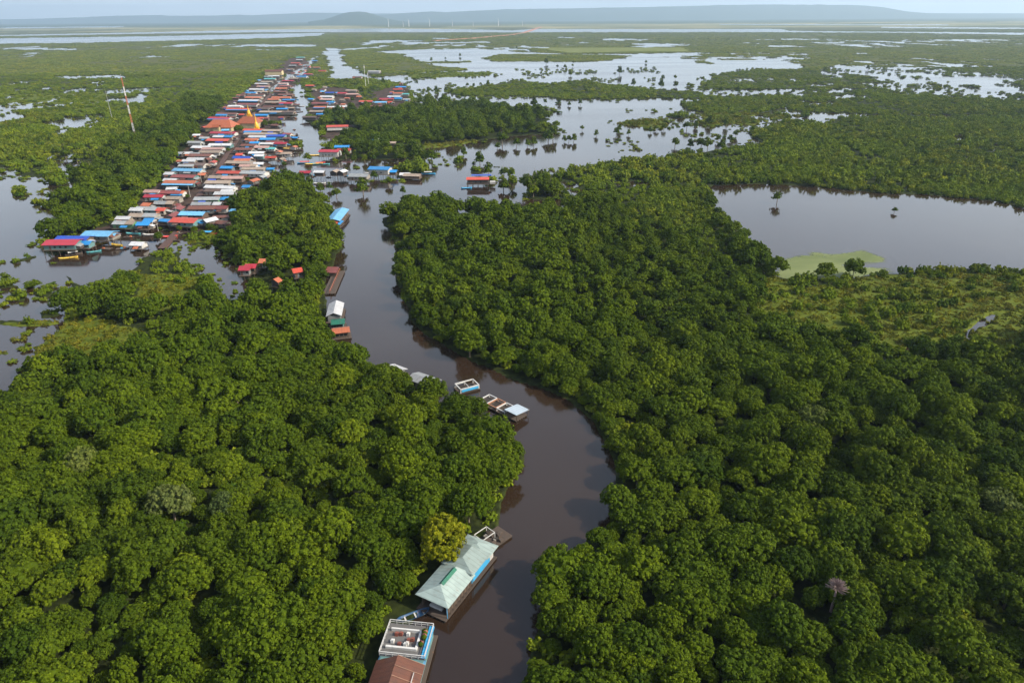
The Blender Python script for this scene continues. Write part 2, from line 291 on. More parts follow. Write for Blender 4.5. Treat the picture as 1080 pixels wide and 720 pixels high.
ISLANDS = [
 [(378, 58), (396, 55), (420, 57), (432, 61), (442, 66), (460, 70), (492, 72), (490, 74.5), (450, 76), (430, 79), (395, 82), (384, 78), (374, 66)],
 [(428, 79), (470, 76), (500, 76), (526, 76.4), (515, 80), (480, 81), (450, 82), (430, 82.5)], [(444, 66), (500, 64.4), (500, 66), (470, 67), (444, 67.2)],
 [(512, 61), (530, 57.5), (600, 57.6), (640, 58), (664, 59), (655, 62), (640, 64), (610, 65.4), (560, 65), (520, 65)], [(560, 52), (720, 50.5), (732, 54.5), (660, 55.4), (600, 55), (560, 55)],
 [(700, 60), (735, 59), (745, 60), (742, 63), (738, 66.5), (758, 64.5), (770, 66), (740, 69), (737, 66), (715, 61.6)], [(755, 62.3), (812, 62), (812, 63.4), (760, 63.8)],
 [(468, 96), (500, 93), (540, 86), (580, 88.5), (620, 84), (632, 88.5), (650, 89), (668, 92), (700, 95), (735, 97.5), (742, 99), (745, 104), (720, 104.5), (690, 104), (660, 104.6), (640, 104), (600, 106), (560, 101), (520, 102), (480, 101)],
 [(737, 99.5), (750, 101.5), (800, 102), (870, 102), (905, 105), (905, 113), (850, 113.5), (832, 112), (815, 118), (792, 123.5), (760, 122), (742, 118), (722, 115), (716, 109), (740, 107)],
 [(653, 130), (680, 126), (700, 126), (705, 133), (680, 134.5), (660, 133)], [(732, 129), (760, 127.6), (768, 131), (745, 133), (733, 132)], [(700, 121), (722, 120), (730, 124), (712, 125)], [(803, 121), (830, 121), (832, 125), (812, 126)], [(836, 120.6), (856, 121), (852, 124), (838, 123.4)], [(745, 118), (800, 127), (795, 132), (760, 130), (735, 124)],
 [(335, 130), (350, 122), (380, 120), (420, 120), (450, 116), (480, 112.5), (530, 112), (560, 117), (582, 121), (578, 128), (560, 133), (592, 138), (580, 143), (560, 142), (530, 145), (500, 150), (470, 155), (430, 157), (400, 150), (360, 150), (345, 142)],
 [(335, 128), (360, 150), (385, 168), (440, 168), (450, 150), (400, 125)],
 [(425, 175), (440, 174), (452, 178), (452, 183), (430, 184), (420, 180)], [(478, 171), (488, 169), (492, 173), (480, 174.5)], [(520, 189.6), (612, 190), (612, 191.4), (520, 191.2)], [(495, 178), (506, 179), (510, 182), (498, 183)], [(520, 175.6), (528, 176.2), (528, 178), (520, 177.4)],
 [(553, 203), (575, 200), (600, 205), (606, 212), (575, 212), (556, 208)],
 [(330, 90), (340, 84), (380, 84), (392, 86), (430, 88), (438, 106), (432, 122), (400, 128), (340, 130), (324, 124), (328, 112), (324, 100)],
 [(34, 213), (50, 212), (66, 208), (76, 212), (74, 220), (52, 222), (44, 216)], [(20, 200), (26, 200), (27, 208), (20, 207)], [(-20, 302), (14, 300), (16, 303), (-20, 306)], [(32, 306), (50, 305), (54, 309), (48, 314), (34, 312)], [(10, 312), (24, 311), (24, 317), (12, 318)], [(38, 330), (60, 328), (60, 335), (44, 336)],
 [(-60, 339), (40, 337), (66, 343), (50, 345), (10, 342), (-60, 343)], [(0, 358), (24, 356), (22, 359), (0, 361)], [(-30, 373), (14, 370), (12, 373), (-30, 377)],
 [(8, 277), (24, 274), (38, 270), (38, 272.5), (14, 278)], [(196, 246), (236, 246), (240, 250), (222, 258), (200, 258)],
]
MUD = [
 [(60, 262), (80, 250), (130, 235), (160, 205), (190, 168), (213, 135), (238, 112), (262, 93), (285, 76), (305, 62), (322, 60), (330, 72), (318, 84), (308, 95), (316, 106), (314, 120), (291, 129), (311, 145), (313, 155), (300, 166), (285, 180), (300, 188), (270, 203), (245, 232), (205, 248), (185, 256), (150, 262), (110, 266), (70, 272)],
 [(330, 96), (345, 92), (372, 94), (380, 100), (382, 118), (340, 128), (325, 124), (328, 108)], [(395, 98), (425, 88), (434, 106), (415, 120), (394, 118)], [(345, 138), (372, 130), (376, 142), (350, 150), (342, 146)],
]
BRUSH = [
 [(800, 292), (850, 300), (1085, 290), (1400, 330), (1400, 430), (1085, 345), (1060, 372), (960, 385), (890, 368), (830, 352), (796, 330), (790, 305)],
 [(130, 282), (205, 292), (225, 315), (180, 332), (140, 328), (142, 302)], [(0, 345), (66, 342), (150, 350), (160, 372), (90, 388), (0, 398)], [(-400, 350), (0, 352), (0, 398), (-400, 440)],
 [(-400, 100), (0, 100), (110, 98), (110, 118), (60, 124), (0, 140), (-400, 160)], [(420, 155), (500, 148), (520, 150), (470, 160)], [(160, 240), (250, 236), (245, 252), (222, 258), (160, 264)],
 [(560, 50.5), (722, 50.5), (730, 55), (600, 56)], [(430, 76), (528, 76), (515, 82), (430, 83)], [(650, 125), (706, 125), (706, 135), (650, 135)], [(730, 120), (840, 120), (840, 134), (730, 134)],
]
TALL = [
 [(-700, 420), (0, 398), (60, 345), (66, 318), (80, 290), (120, 290), (200, 298), (232, 305), (262, 296), (256, 275), (236, 262), (240, 232), (255, 205), (300, 195), (345, 205), (365, 260), (370, 300), (400, 352), (480, 390), (580, 440), (600, 560), (560, 1100), (-900, 1100)],
 [(395, 215), (440, 200), (560, 206), (640, 212), (700, 240), (760, 275), (796, 300), (790, 330), (830, 356), (900, 375), (950, 388), (1080, 380), (1700, 480), (1900, 1100), (380, 1100), (440, 600), (520, 480), (380, 330), (370, 260)],
 [(40, 262), (48, 228), (80, 195), (110, 170), (130, 150), (160, 128), (210, 100), (262, 78), (312, 58), (300, 72), (240, 108), (205, 140), (175, 180), (150, 205), (130, 240), (95, 250), (60, 262)],
 [(345, 128), (420, 118), (480, 112), (582, 122), (592, 140), (500, 152), (440, 168), (385, 168), (350, 150)],
 [(322, 90), (335, 84), (420, 84), (400, 94), (330, 98)], [(1020, 320), (1085, 300), (1500, 330), (1500, 480), (1085, 380), (1050, 350), (980, 345), (985, 320)],
 [(553, 198), (608, 200), (608, 214), (553, 212)], [(740, 196), (760, 196), (800, 250), (825, 296), (800, 300), (760, 260)],
]
SPECK = [([(862, 74), (900, 64), (950, 67), (985, 72), (1085, 78), (1500, 92), (1500, 130), (1085, 99), (1040, 101), (1000, 99), (960, 90), (910, 83), (872, 83)], .74, 15),
         ([(850, 88), (960, 88), (1085, 96), (1500, 125), (1500, 160), (1085, 106), (1000, 104), (920, 98), (858, 99)], .60, 13),
         ([(42, 158), (60, 157), (118, 153), (122, 172), (112, 188), (96, 200), (78, 196), (55, 172)], .46, 9),
         ([(846, 96), (905, 99), (880, 110), (846, 112)], .42, 12), ([(640, 148), (780, 118), (838, 116), (835, 130), (800, 138), (700, 152)], .0, 10),
         ([(765, 84), (860, 80), (862, 92), (765, 92)], .16, 14), ([(0, 86), (110, 84), (110, 118), (0, 120)], .27, 16), ([(700, 56), (850, 56), (850, 66), (748, 74), (700, 60)], .4, 25),
         ([(540, 40), (1080, 42), (1080, 50), (540, 50)], .23, 60), ([(860, 55), (1080, 60), (1080, 75), (900, 66)], .18, 30), ([(380, 42), (560, 44), (560, 56), (380, 52)], .36, 60), ([(0, 48), (300, 46), (300, 60), (0, 62)], .2, 50)]
def landmask(x, y):
    """1 = land, 0 = water for ground points"""
    P = np.stack([x, y, np.zeros_like(x)], -1)
    d = np.hypot(x, y)
    amp = np.clip(d * .010, 1.5, 40); fr = 1 / np.clip(d * .03, 8, 300)
    wx = (fbm(x / 14, y / 14, 3) - .5) * 2 * np.clip(amp, 0, 7) + (fbm(x / 90, y / 90, 31) - .5) * 2 * np.clip(amp - 3, 0, 22) 
    wy = (fbm(x / 14, y / 14, 5) - .5) * 2 * np.clip(amp, 0, 7) + (fbm(x / 90, y / 90, 37) - .5) * 2 * np.clip(amp - 3, 0, 30)
    Q = P + np.stack([wx, wy, np.zeros_like(x)], -1)
    px, py = proj(Q)
    L = np.ones(x.shape, bool)
    for w_ in WATER: L &= ~inpoly(px, py, w_)
    for w_ in ISLANDS: L |= inpoly(px, py, w_)
    px0, py0 = proj(P)
    for poly, th, sc in SPECK:
        k = inpoly(px0, py0, poly)
        if k.any() and th > 0:
            nz = fbm(x[k] / sc, y[k] / (sc * 2.8), 71, 3); nz2 = fbm(x[k] / (sc * 5), y[k] / (sc * 9), 79, 2)
            v = nz * .6 + nz2 * .4
            L[k] &= ~(v < .5 + (th - .5) * .42)
    return L
def zones(x, y):
    """land kinds: mud, brush, tall"""
    px, py = proj(np.stack([x + (fbm(x / 25, y / 25, 41) - .5) * 20, y + (fbm(x / 25, y / 25, 43) - .5) * 30, np.zeros_like(x)], -1))
    r = []
    for S in (MUD, BRUSH, TALL):
        k = np.zeros(x.shape, bool)
        for p_ in S: k |= inpoly(px, py, p_)
        r.append(k)
    return r

# ------------------------------------------------------------------ ground: one sheet out to the horizon
q = np.concatenate([np.linspace(1.15, 45, 190), np.linspace(45.3, 140, 230), np.linspace(140.6, 330, 200), np.linspace(332, 900, 160)])
D = (H0 * F / q)[::-1]                               # distance rows, near -> far
T = np.linspace(-1.45, 1.45, 1150)
DD, TT = np.meshgrid(D, T, indexing='ij'); GX, GY = DD * TT / 1.12, DD * 1.0
LAND = landmask(GX.ravel(), GY.ravel()).reshape(GX.shape)
Lf = LAND.astype(float)
Lf = (Lf * 2 + np.roll(Lf, 1, 0) + np.roll(Lf, -1, 0) + np.roll(Lf, 1, 1) + np.roll(Lf, -1, 1)) / 6
def sample_land(x, y):
    r = np.interp(y, D, np.arange(len(D))); c = (x * 1.12 / y - T[0]) / (T[1] - T[0])
    ri = np.clip(np.round(r).astype(int), 0, len(D) - 1); ci = np.clip(np.round(c).astype(int), 0, len(T) - 1)
    return Lf[ri, ci]
mud, brush, tall = zones(GX.ravel(), GY.ravel())
GZ = (Lf - .5) * np.clip(DD * .004, .8, 6) + np.where(Lf > .9, (fbm(GX / 9, GY / 9, 9, 3) - .5) * .5, 0)
GZ = np.where(Lf > .5, np.minimum(GZ, .5), GZ)
nr, nc = GX.shape
V = np.stack([GX, GY, GZ], -1).reshape(-1, 3)
# skirt: the sheet carries on behind the viewer
idx = np.arange(nr * nc).reshape(nr, nc)
faces = np.stack([idx[:-1, :-1], idx[:-1, 1:], idx[1:, 1:], idx[1:, :-1]], -1).reshape(-1, 4)
near = V[idx[0]]; k0 = len(V); back = near.copy(); back[:, 1] = -250; back[:, 0] *= 6; V = np.vstack([V, back])
bi = k0 + np.arange(nc); faces = np.vstack([faces, np.stack([bi[:-1], bi[1:], idx[0, 1:], idx[0, :-1]], -1)])
def np_mesh(name, V, faces, mat, smooth=False):
    me = bpy.data.meshes.new(name); nv, nf = len(V), len(faces); ks = faces.shape[1]
    me.vertices.add(nv); me.vertices.foreach_set('co', np.ascontiguousarray(V, np.float32).ravel())
    me.loops.add(nf * ks); me.loops.foreach_set('vertex_index', np.ascontiguousarray(faces, np.int32).ravel())
    me.polygons.add(nf); me.polygons.foreach_set('loop_start', np.arange(nf, dtype=np.int32) * ks)
    me.materials.append(mat); me.update(calc_edges=True)
    if smooth: me.polygons.foreach_set('use_smooth', np.ones(nf, bool))
    return me
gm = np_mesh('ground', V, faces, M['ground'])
py_ = H0 * F / DD.ravel()
px_, pyy = proj(np.stack([GX.ravel(), GY.ravel(), 0 * GX.ravel()], -1))
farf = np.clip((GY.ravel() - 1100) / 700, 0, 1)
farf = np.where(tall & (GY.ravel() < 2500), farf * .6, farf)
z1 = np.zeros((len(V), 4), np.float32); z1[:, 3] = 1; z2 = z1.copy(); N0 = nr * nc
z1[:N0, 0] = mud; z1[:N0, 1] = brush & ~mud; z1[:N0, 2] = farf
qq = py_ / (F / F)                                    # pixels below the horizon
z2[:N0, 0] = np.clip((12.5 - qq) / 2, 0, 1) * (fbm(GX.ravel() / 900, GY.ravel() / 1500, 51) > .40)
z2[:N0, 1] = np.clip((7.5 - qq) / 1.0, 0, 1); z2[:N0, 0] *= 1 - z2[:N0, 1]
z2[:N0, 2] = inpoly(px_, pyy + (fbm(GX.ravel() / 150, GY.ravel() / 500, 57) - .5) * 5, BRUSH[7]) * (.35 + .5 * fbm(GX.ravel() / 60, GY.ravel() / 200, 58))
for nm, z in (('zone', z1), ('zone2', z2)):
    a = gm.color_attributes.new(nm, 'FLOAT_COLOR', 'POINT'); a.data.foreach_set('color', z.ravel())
tag(link('ground', gm), kind='structure')
wm = MB(); W_ = 95000; wm.add([(-W_, -3000, 0), (W_, -3000, 0), (W_, 85000, 0), (-W_, 85000, 0)], [(0, 1, 2, 3)])
tag(wm.build('water', M['water']), kind='structure')
# far plain: woods beyond the last fields, up to the foot of the hills
fy = D[-1] * .97
fp = MB(); fp.slab([(-W_, fy, 3.2), (W_, fy, 3.2), (W_, 85000, 3.2), (-W_, 85000, 3.2)], 4)
n = NT('far_plain'); spec(n, 1, 0); n.link(n.mix(n.ramp(n.noise(.0004, 5, vscale=(.4, 1, 1)), .45, .6), (.035, .055, .03), (.10, .10, .05)), n.b.inputs['Base Color'])
tag(fp.build('far_plain', n.m), kind='structure')

# algae bloom on the pond
ap = [(820, 290), (828, 276), (846, 268), (870, 267), (892, 268), (905, 264.5), (917, 266), (927, 270), (938, 274), (920, 276.5), (895, 277), (885, 280), (905, 283), (930, 283), (950, 287), (900, 292), (860, 297), (830, 297)]
gx = np.linspace(at(800, 285)[0], at(990, 285)[0], 260); gy = np.linspace(at(880, 300)[1], at(880, 252)[1], 160)
AX, AY = np.meshgrid(gx, gy); 
wx = (fbm(AX / 6, AY / 6, 91) - .5) * 10; wy = (fbm(AX / 6, AY / 6, 93) - .5) * 8
apx, apy = proj(np.stack([AX + wx, AY + wy, 0 * AX], -1)); ins = inpoly(apx.ravel(), apy.ravel(), ap).reshape(AX.shape)
ins |= inpoly(apx.ravel(), apy.ravel(), [(778, 231), (790, 246), (800, 262), (812, 268), (796, 262), (782, 245)]).reshape(AX.shape)
st = (fbm(AX / 40, AY / 2.2, 97, 3)); ins &= ~((st > .64) & (fbm(AX / 30, AY / 12, 99, 2) > .45))
cov = ins.astype(float)
for _ in range(160): cov = (cov + np.roll(cov, 1, 0) + np.roll(cov, -1, 0) + np.roll(cov, 1, 1) + np.roll(cov, -1, 1)) / 5
ii = np.arange(AX.size).reshape(AX.shape); ff = np.stack([ii[:-1, :-1], ii[:-1, 1:], ii[1:, 1:], ii[1:, :-1]], -1)[cov[:-1, :-1] > .03]
am = np_mesh('algae_bloom', np.stack([AX, AY, 0 * AX + .03], -1).reshape(-1, 3), ff.reshape(-1, 4), M['algae'])
a_ = am.attributes.new('cover', 'FLOAT', 'POINT'); a_.data.foreach_set('value', cov.ravel().astype(np.float32))
tag(link('algae_bloom', am), 'bright lime green algae floating in a pale patch on the right pond', 'algae', kind='stuff')

# hills
def hill(name, pts, dist, depth, seed, label=None):
    """ridge line given as photo pixels (crest), at a real distance"""
    nx = 160; xs = np.linspace(pts[0][0], pts[-1][0], nx); ys = np.interp(xs, [p[0] for p in pts], [p[1] for p in pts])
    cr = np.array([(CP + (f0 + (x - 540) / F * rv - (y - 360) / F * uv) * (dist / (f0 + (x - 540) / F * rv - (y - 360) / F * uv)[1])) for x, y in zip(xs, ys)])
    hz = np.maximum(cr[:, 2] + (fbm(xs / 14, xs * 0, seed) - .5) * 14, 5)
    rows = []; 
    for t in np.linspace(-1, 1, 15):
        prof = (1 - t * t) ** 1.3; rows.append(np.stack([cr[:, 0] * (1 + t * depth / dist), cr[:, 1] + t * depth + (fbm(xs / 20, xs * 0 + t * 3, seed + 3) - .5) * depth * .1, hz * prof * (1 + .2 * (fbm(xs / 19, xs * 0 + t * 2, seed + 9) - .5) * (abs(t) > .05))], -1))
    VV = np.stack(rows); ii = np.arange(VV.shape[0] * nx).reshape(-1, nx)
    ff = np.stack([ii[:-1, :-1], ii[:-1, 1:], ii[1:, 1:], ii[1:, :-1]], -1).reshape(-1, 4)
    tag(link(name, np_mesh(name, VV.reshape(-1, 3), ff, M['hill'], True)), kind='structure')
hill('hill', [(325, 23), (342, 20.8), (352, 17.6), (361, 14.6), (369, 12.9), (378, 12.3), (386, 12.9), (393, 14.8), (401, 17.8), (412, 20.8), (430, 23)], 16000, 2600, 3)
hill('hills', [(380, 18), (420, 14.5), (455, 12.4), (470, 13.2), (500, 11.5), (560, 9.5), (620, 8.8), (700, 7.2), (760, 5.8), (800, 5.0), (860, 5.4), (900, 5.6), (930, 7.5), (955, 12), (975, 14), (1000, 14.2), (1100, 14.4), (1400, 15)], 23000, 3500, 5)
hill('hills', [(-300, 22), (20, 20.5), (90, 18.5), (120, 17), (165, 16.3), (180, 17), (230, 16.6), (256, 15.6), (262, 16.6), (300, 14.8), (330, 13.5), (370, 14), (420, 14.8), (500, 15.5), (540, 16)], 27000, 3500, 8)

# ------------------------------------------------------------------ foliage templates
def ico(sub):
    t = (1 + 5 ** .5) / 2
    v = [(-1, t, 0), (1, t, 0), (-1, -t, 0), (1, -t, 0), (0, -1, t), (0, 1, t), (0, -1, -t), (0, 1, -t), (t, 0, -1), (t, 0, 1), (-t, 0, -1), (-t, 0, 1)]
    f = [(0, 11, 5), (0, 5, 1), (0, 1, 7), (0, 7, 10), (0, 10, 11), (1, 5, 9), (5, 11, 4), (11, 10, 2), (10, 7, 6), (7, 1, 8), (3, 9, 4), (3, 4, 2), (3, 2, 6), (3, 6, 8), (3, 8, 9), (4, 9, 5), (2, 4, 11), (6, 2, 10), (8, 6, 7), (9, 8, 1)]
    v = [np.array(p) / np.linalg.norm(p) for p in v]
    for _ in range(sub):
        c = {}; nf = []
        def mid(a, b):
            k = (min(a, b), max(a, b))
            if k not in c: m_ = v[a] + v[b]; v.append(m_ / np.linalg.norm(m_)); c[k] = len(v) - 1
            return c[k]
        for a, b, d in f: x, y, z = mid(a, b), mid(b, d), mid(d, a); nf += [(a, x, z), (b, y, x), (d, z, y), (x, y, z)]
        f = nf
    return np.array(v), np.array(f)
ICO = {k: ico(k) for k in (0, 1, 2)}
def crown_mesh(name, mat, seed, R_=5.0, H=6.5, z0=2.5, nl=16, bumps=12, leaves=12, lsz=.42, core=1, flat=1.0, lr=(.30, .46)):
    """crown: lobes in a dome, each lobe carrying bumps, each bump a spray of small leaf faces; gaps are real, their shade deepened by a core tinted darker"""
    g = np.random.default_rng(seed); V_, F_, A_ = [], [], []; k = 0
    lobes = [(np.array([0, 0, z0 + H * .55]), R_ * .62)]
    tries = 0
    while len(lobes) < nl and tries < 400:
        tries += 1
        a = g.uniform(0, 2 * math.pi); el = math.asin(g.uniform(-.10, .98)); rr = R_ * g.uniform(lr[0], lr[1])
        rad = R_ - rr * .7
        irr = .85 + .3 * math.sin(a * 2 + seed) * .5 + g.uniform(-.08, .08)
        c = np.array([math.cos(a) * math.cos(el) * rad * irr, math.sin(a) * math.cos(el) * rad * irr, z0 + H * .32 + math.sin(el) * (H * .68 - rr * .55) * flat])
        if min(np.linalg.norm(c - l[0]) / (rr + l[1]) for l in lobes) > .42 or tries > 300: lobes.append((c, rr))
    for li, (c, rr) in enumerate(lobes):
        v, f = ICO[core]; j = 1 + .16 * g.standard_normal(len(v))[:, None]
        vv = c + v * rr * .62 * j * np.array([1, 1, .85]); V_.append(vv); F_.append(np.c_[f, f[:, 2]] + k); A_.append(np.full(len(vv), .28)); k += len(vv)  # inner core tinted darker than most leaves, painting shade into the gaps
        if leaves == 0: A_[-1][:] = .35 + .5 * g.random(); continue
        for b in range(bumps):
            # bump direction, upper part favoured
            z = g.uniform(-.35, 1); a = g.uniform(0, 2 * math.pi); s_ = math.sqrt(max(0, 1 - z * z)); d = np.array([s_ * math.cos(a), s_ * math.sin(a), z])
            bc = c + d * rr * .92 * np.array([1, 1, .9])
            if any(np.linalg.norm(bc - l[0]) < l[1] * .74 for q_, l in enumerate(lobes) if q_ != li): continue
            br = rr * g.uniform(.24, .40); tone = g.uniform(.15, .95)
            n_ = leaves; dd = g.standard_normal((n_, 3)); dd /= np.linalg.norm(dd, axis=1)[:, None]; dd = dd + d * .6 + np.array([0, 0, .35]); dd /= np.linalg.norm(dd, axis=1)[:, None]
            p = bc + dd * br * g.uniform(.75, 1.1, (n_, 1))
            nn = dd + .26 * g.standard_normal((n_, 3)); nn /= np.linalg.norm(nn, axis=1)[:, None]
            t1 = np.cross(nn, g.standard_normal((n_, 3))); t1 /= np.linalg.norm(t1, axis=1)[:, None]; t2 = np.cross(nn, t1)
            s1 = lsz * g.uniform(.6, 1.25, (n_, 1)); s2 = s1 * g.uniform(.5, .9, (n_, 1))
            quad = np.stack([p - t1 * s1, p - t2 * s2 + t1 * s1 * .1, p + t1 * s1, p + t2 * s2], 1).reshape(-1, 3)
            V_.append(quad); F_.append(np.arange(n_ * 4).reshape(-1, 4) + k); k += n_ * 4
            A_.append(np.repeat(np.clip(tone + g.uniform(-.25, .25, n_), 0, 1), 4))
    V_ = np.vstack(V_); A_ = np.concatenate(A_)
    F_ = np.vstack(F_)
    me = bpy.data.meshes.new(name)
    fl = [tuple(x[:3]) if x[2] == x[3] else tuple(x) for x in F_.tolist()]
    me.from_pydata(V_.tolist(), [], fl); me.materials.append(mat)
    a = me.attributes.new('tint', 'FLOAT', 'POINT'); a.data.foreach_set('value', A_.astype(np.float32)); me.update()
    return me
def trunk_mb(h=4, r=.28, spread=2.2, n=6, seed=0):
    g = random.Random(seed); b = MB(); b.bar((0, 0, -1.5), (g.uniform(-.3, .3), g.uniform(-.3, .3), h), r, r * .6, 7)
    for i in range(n):
        a = i * 2 * math.pi / n + g.uniform(-.4, .4); z = h * g.uniform(.35, .9)
        e = (math.cos(a) * spread * g.uniform(.6, 1), math.sin(a) * spread * g.uniform(.6, 1), h + g.uniform(.3, 1.8))
        b.bar((0, 0, z), e, r * .42, r * .12, 5)
    return b
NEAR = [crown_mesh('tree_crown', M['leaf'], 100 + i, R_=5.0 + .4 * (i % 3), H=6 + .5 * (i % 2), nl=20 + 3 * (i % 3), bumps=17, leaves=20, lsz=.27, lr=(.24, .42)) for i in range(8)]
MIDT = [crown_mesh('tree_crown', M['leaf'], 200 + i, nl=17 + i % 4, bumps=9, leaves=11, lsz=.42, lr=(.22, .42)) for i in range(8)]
SHR = [crown_mesh('shrub_crown', M['shrub'], 300 + i, R_=2.6, H=2.6, z0=-.2, nl=8, bumps=6, leaves=6, lsz=.42, core=1) for i in range(6)]
BRU = [crown_mesh('brush_clump', M['brush'], 400 + i, R_=1.9, H=1.0, z0=-.3, nl=6, bumps=5, leaves=6, lsz=.36, core=0) for i in range(5)]
def patch_mesh(seed, ncl=9, size=24, mat='far_leaf', hmin=2.5, hmax=6):
    g = np.random.default_rng(seed); V_, F_, A_ = [], [], []; k = 0
    for i in range(ncl):
        c = np.array([g.uniform(-.5, .5) * size, g.uniform(-.5, .5) * size, 0]); r = g.uniform(2.5, 5); h = g.uniform(hmin, hmax)
        for j in range(3):
            v, f = ICO[1]; cc = c + np.array([g.normal() * r * .5, g.normal() * r * .5, h * .5]); vv = cc + v * np.array([r, r, h * .55]) * (1 + .22 * g.standard_normal(len(v))[:, None]) * g.uniform(.5, .9)
            V_.append(vv); F_.append(f + k); k += len(vv); A_.append(np.clip(np.full(len(vv), g.uniform(.1, .9)) + .2 * g.standard_normal(len(vv)), 0, 1))
    me = bpy.data.meshes.new('far_wood_patch'); me.from_pydata(np.vstack(V_).tolist(), [], np.vstack(F_).tolist()); me.materials.append(M[mat])
    a = me.attributes.new('tint', 'FLOAT', 'POINT'); a.data.foreach_set('value', np.concatenate(A_).astype(np.float32)); me.update(); return me
PAT = [patch_mesh(500 + i) for i in range(6)]

def stuff_gn(name, pts, rotz, scl, idx, meshes, label, cat):
    """one stuff object: points carrying instances of clump meshes"""
    tc = bpy.data.collections.new(name + '_clumps')
    for i, me in enumerate(meshes): tc.objects.link(bpy.data.objects.new('%s_clump_%02d' % (name, i), me))
    me = bpy.data.meshes.new(name); me.vertices.add(len(pts)); me.vertices.foreach_set('co', pts.astype(np.float32).ravel())
    for nm, ty, arr in (('rotz', 'FLOAT_VECTOR', np.stack([rotz * 0, rotz * 0, rotz], -1)), ('scl', 'FLOAT_VECTOR', scl)):
        a = me.attributes.new(nm, ty, 'POINT'); a.data.foreach_set('vector', arr.astype(np.float32).ravel())
    a = me.attributes.new('idx', 'INT', 'POINT'); a.data.foreach_set('value', idx.astype(np.int32))
    me.update(); o = link(name, me); tag(o, label, cat, kind='stuff')
    ng = bpy.data.node_groups.new(name + '_scatter', 'GeometryNodeTree')
    ng.interface.new_socket('Geometry', in_out='INPUT', socket_type='NodeSocketGeometry'); ng.interface.new_socket('Geometry', in_out='OUTPUT', socket_type='NodeSocketGeometry')
    gi = ng.nodes.new('NodeGroupInput'); go = ng.nodes.new('NodeGroupOutput'); ip = ng.nodes.new('GeometryNodeInstanceOnPoints'); ci = ng.nodes.new('GeometryNodeCollectionInfo')
    ci.inputs['Collection'].default_value = tc; ci.inputs['Separate Children'].default_value = True; ci.inputs['Reset Children'].default_value = True
    def attr(nm, ty):
        a = ng.nodes.new('GeometryNodeInputNamedAttribute'); a.data_type = ty; a.inputs['Name'].default_value = nm; return a.outputs[0]
    L = ng.links; L.new(gi.outputs[0], ip.inputs['Points']); L.new(ci.outputs[0], ip.inputs['Instance']); ip.inputs['Pick Instance'].default_value = True
    L.new(attr('idx', 'INT'), ip.inputs['Instance Index']); L.new(attr('scl', 'FLOAT_VECTOR'), ip.inputs['Scale'])
    er = ng.nodes.new('FunctionNodeEulerToRotation'); L.new(attr('rotz', 'FLOAT_VECTOR'), er.inputs[0]); L.new(er.outputs[0], ip.inputs['Rotation'])
    L.new(ip.outputs[0], go.inputs[0]); md = o.modifiers.new('scatter', 'NODES'); md.node_group = ng; return o

CLEAR = []     # (x, y, r) circles kept free of scattered plants (houses, boats)
def clear(x, y, r): CLEAR.append((x, y, r))
def keep(x, y, extra=0.0):
    k = np.ones(x.shape, bool)
    if CLEAR:
        for cx, cy, cr in CLEAR: k &= (x - cx) ** 2 + (y - cy) ** 2 > (cr + extra) ** 2
    return k
def grid_pts(y0, y1, step, xm=1.02, seed=0):
    g = np.random.default_rng(seed); ys = np.arange(y0, y1, step * .87); out = []
    for i, yy in enumerate(ys):
        xs = np.arange(-yy * xm - 20, yy * xm + 20, step) + (i % 2) * step / 2
        out.append(np.stack([xs + g.uniform(-.36, .36, len(xs)) * step, yy + g.uniform(-.36, .36, len(xs)) * step], -1))
    p = np.vstack(out); return p[:, 0], p[:, 1]

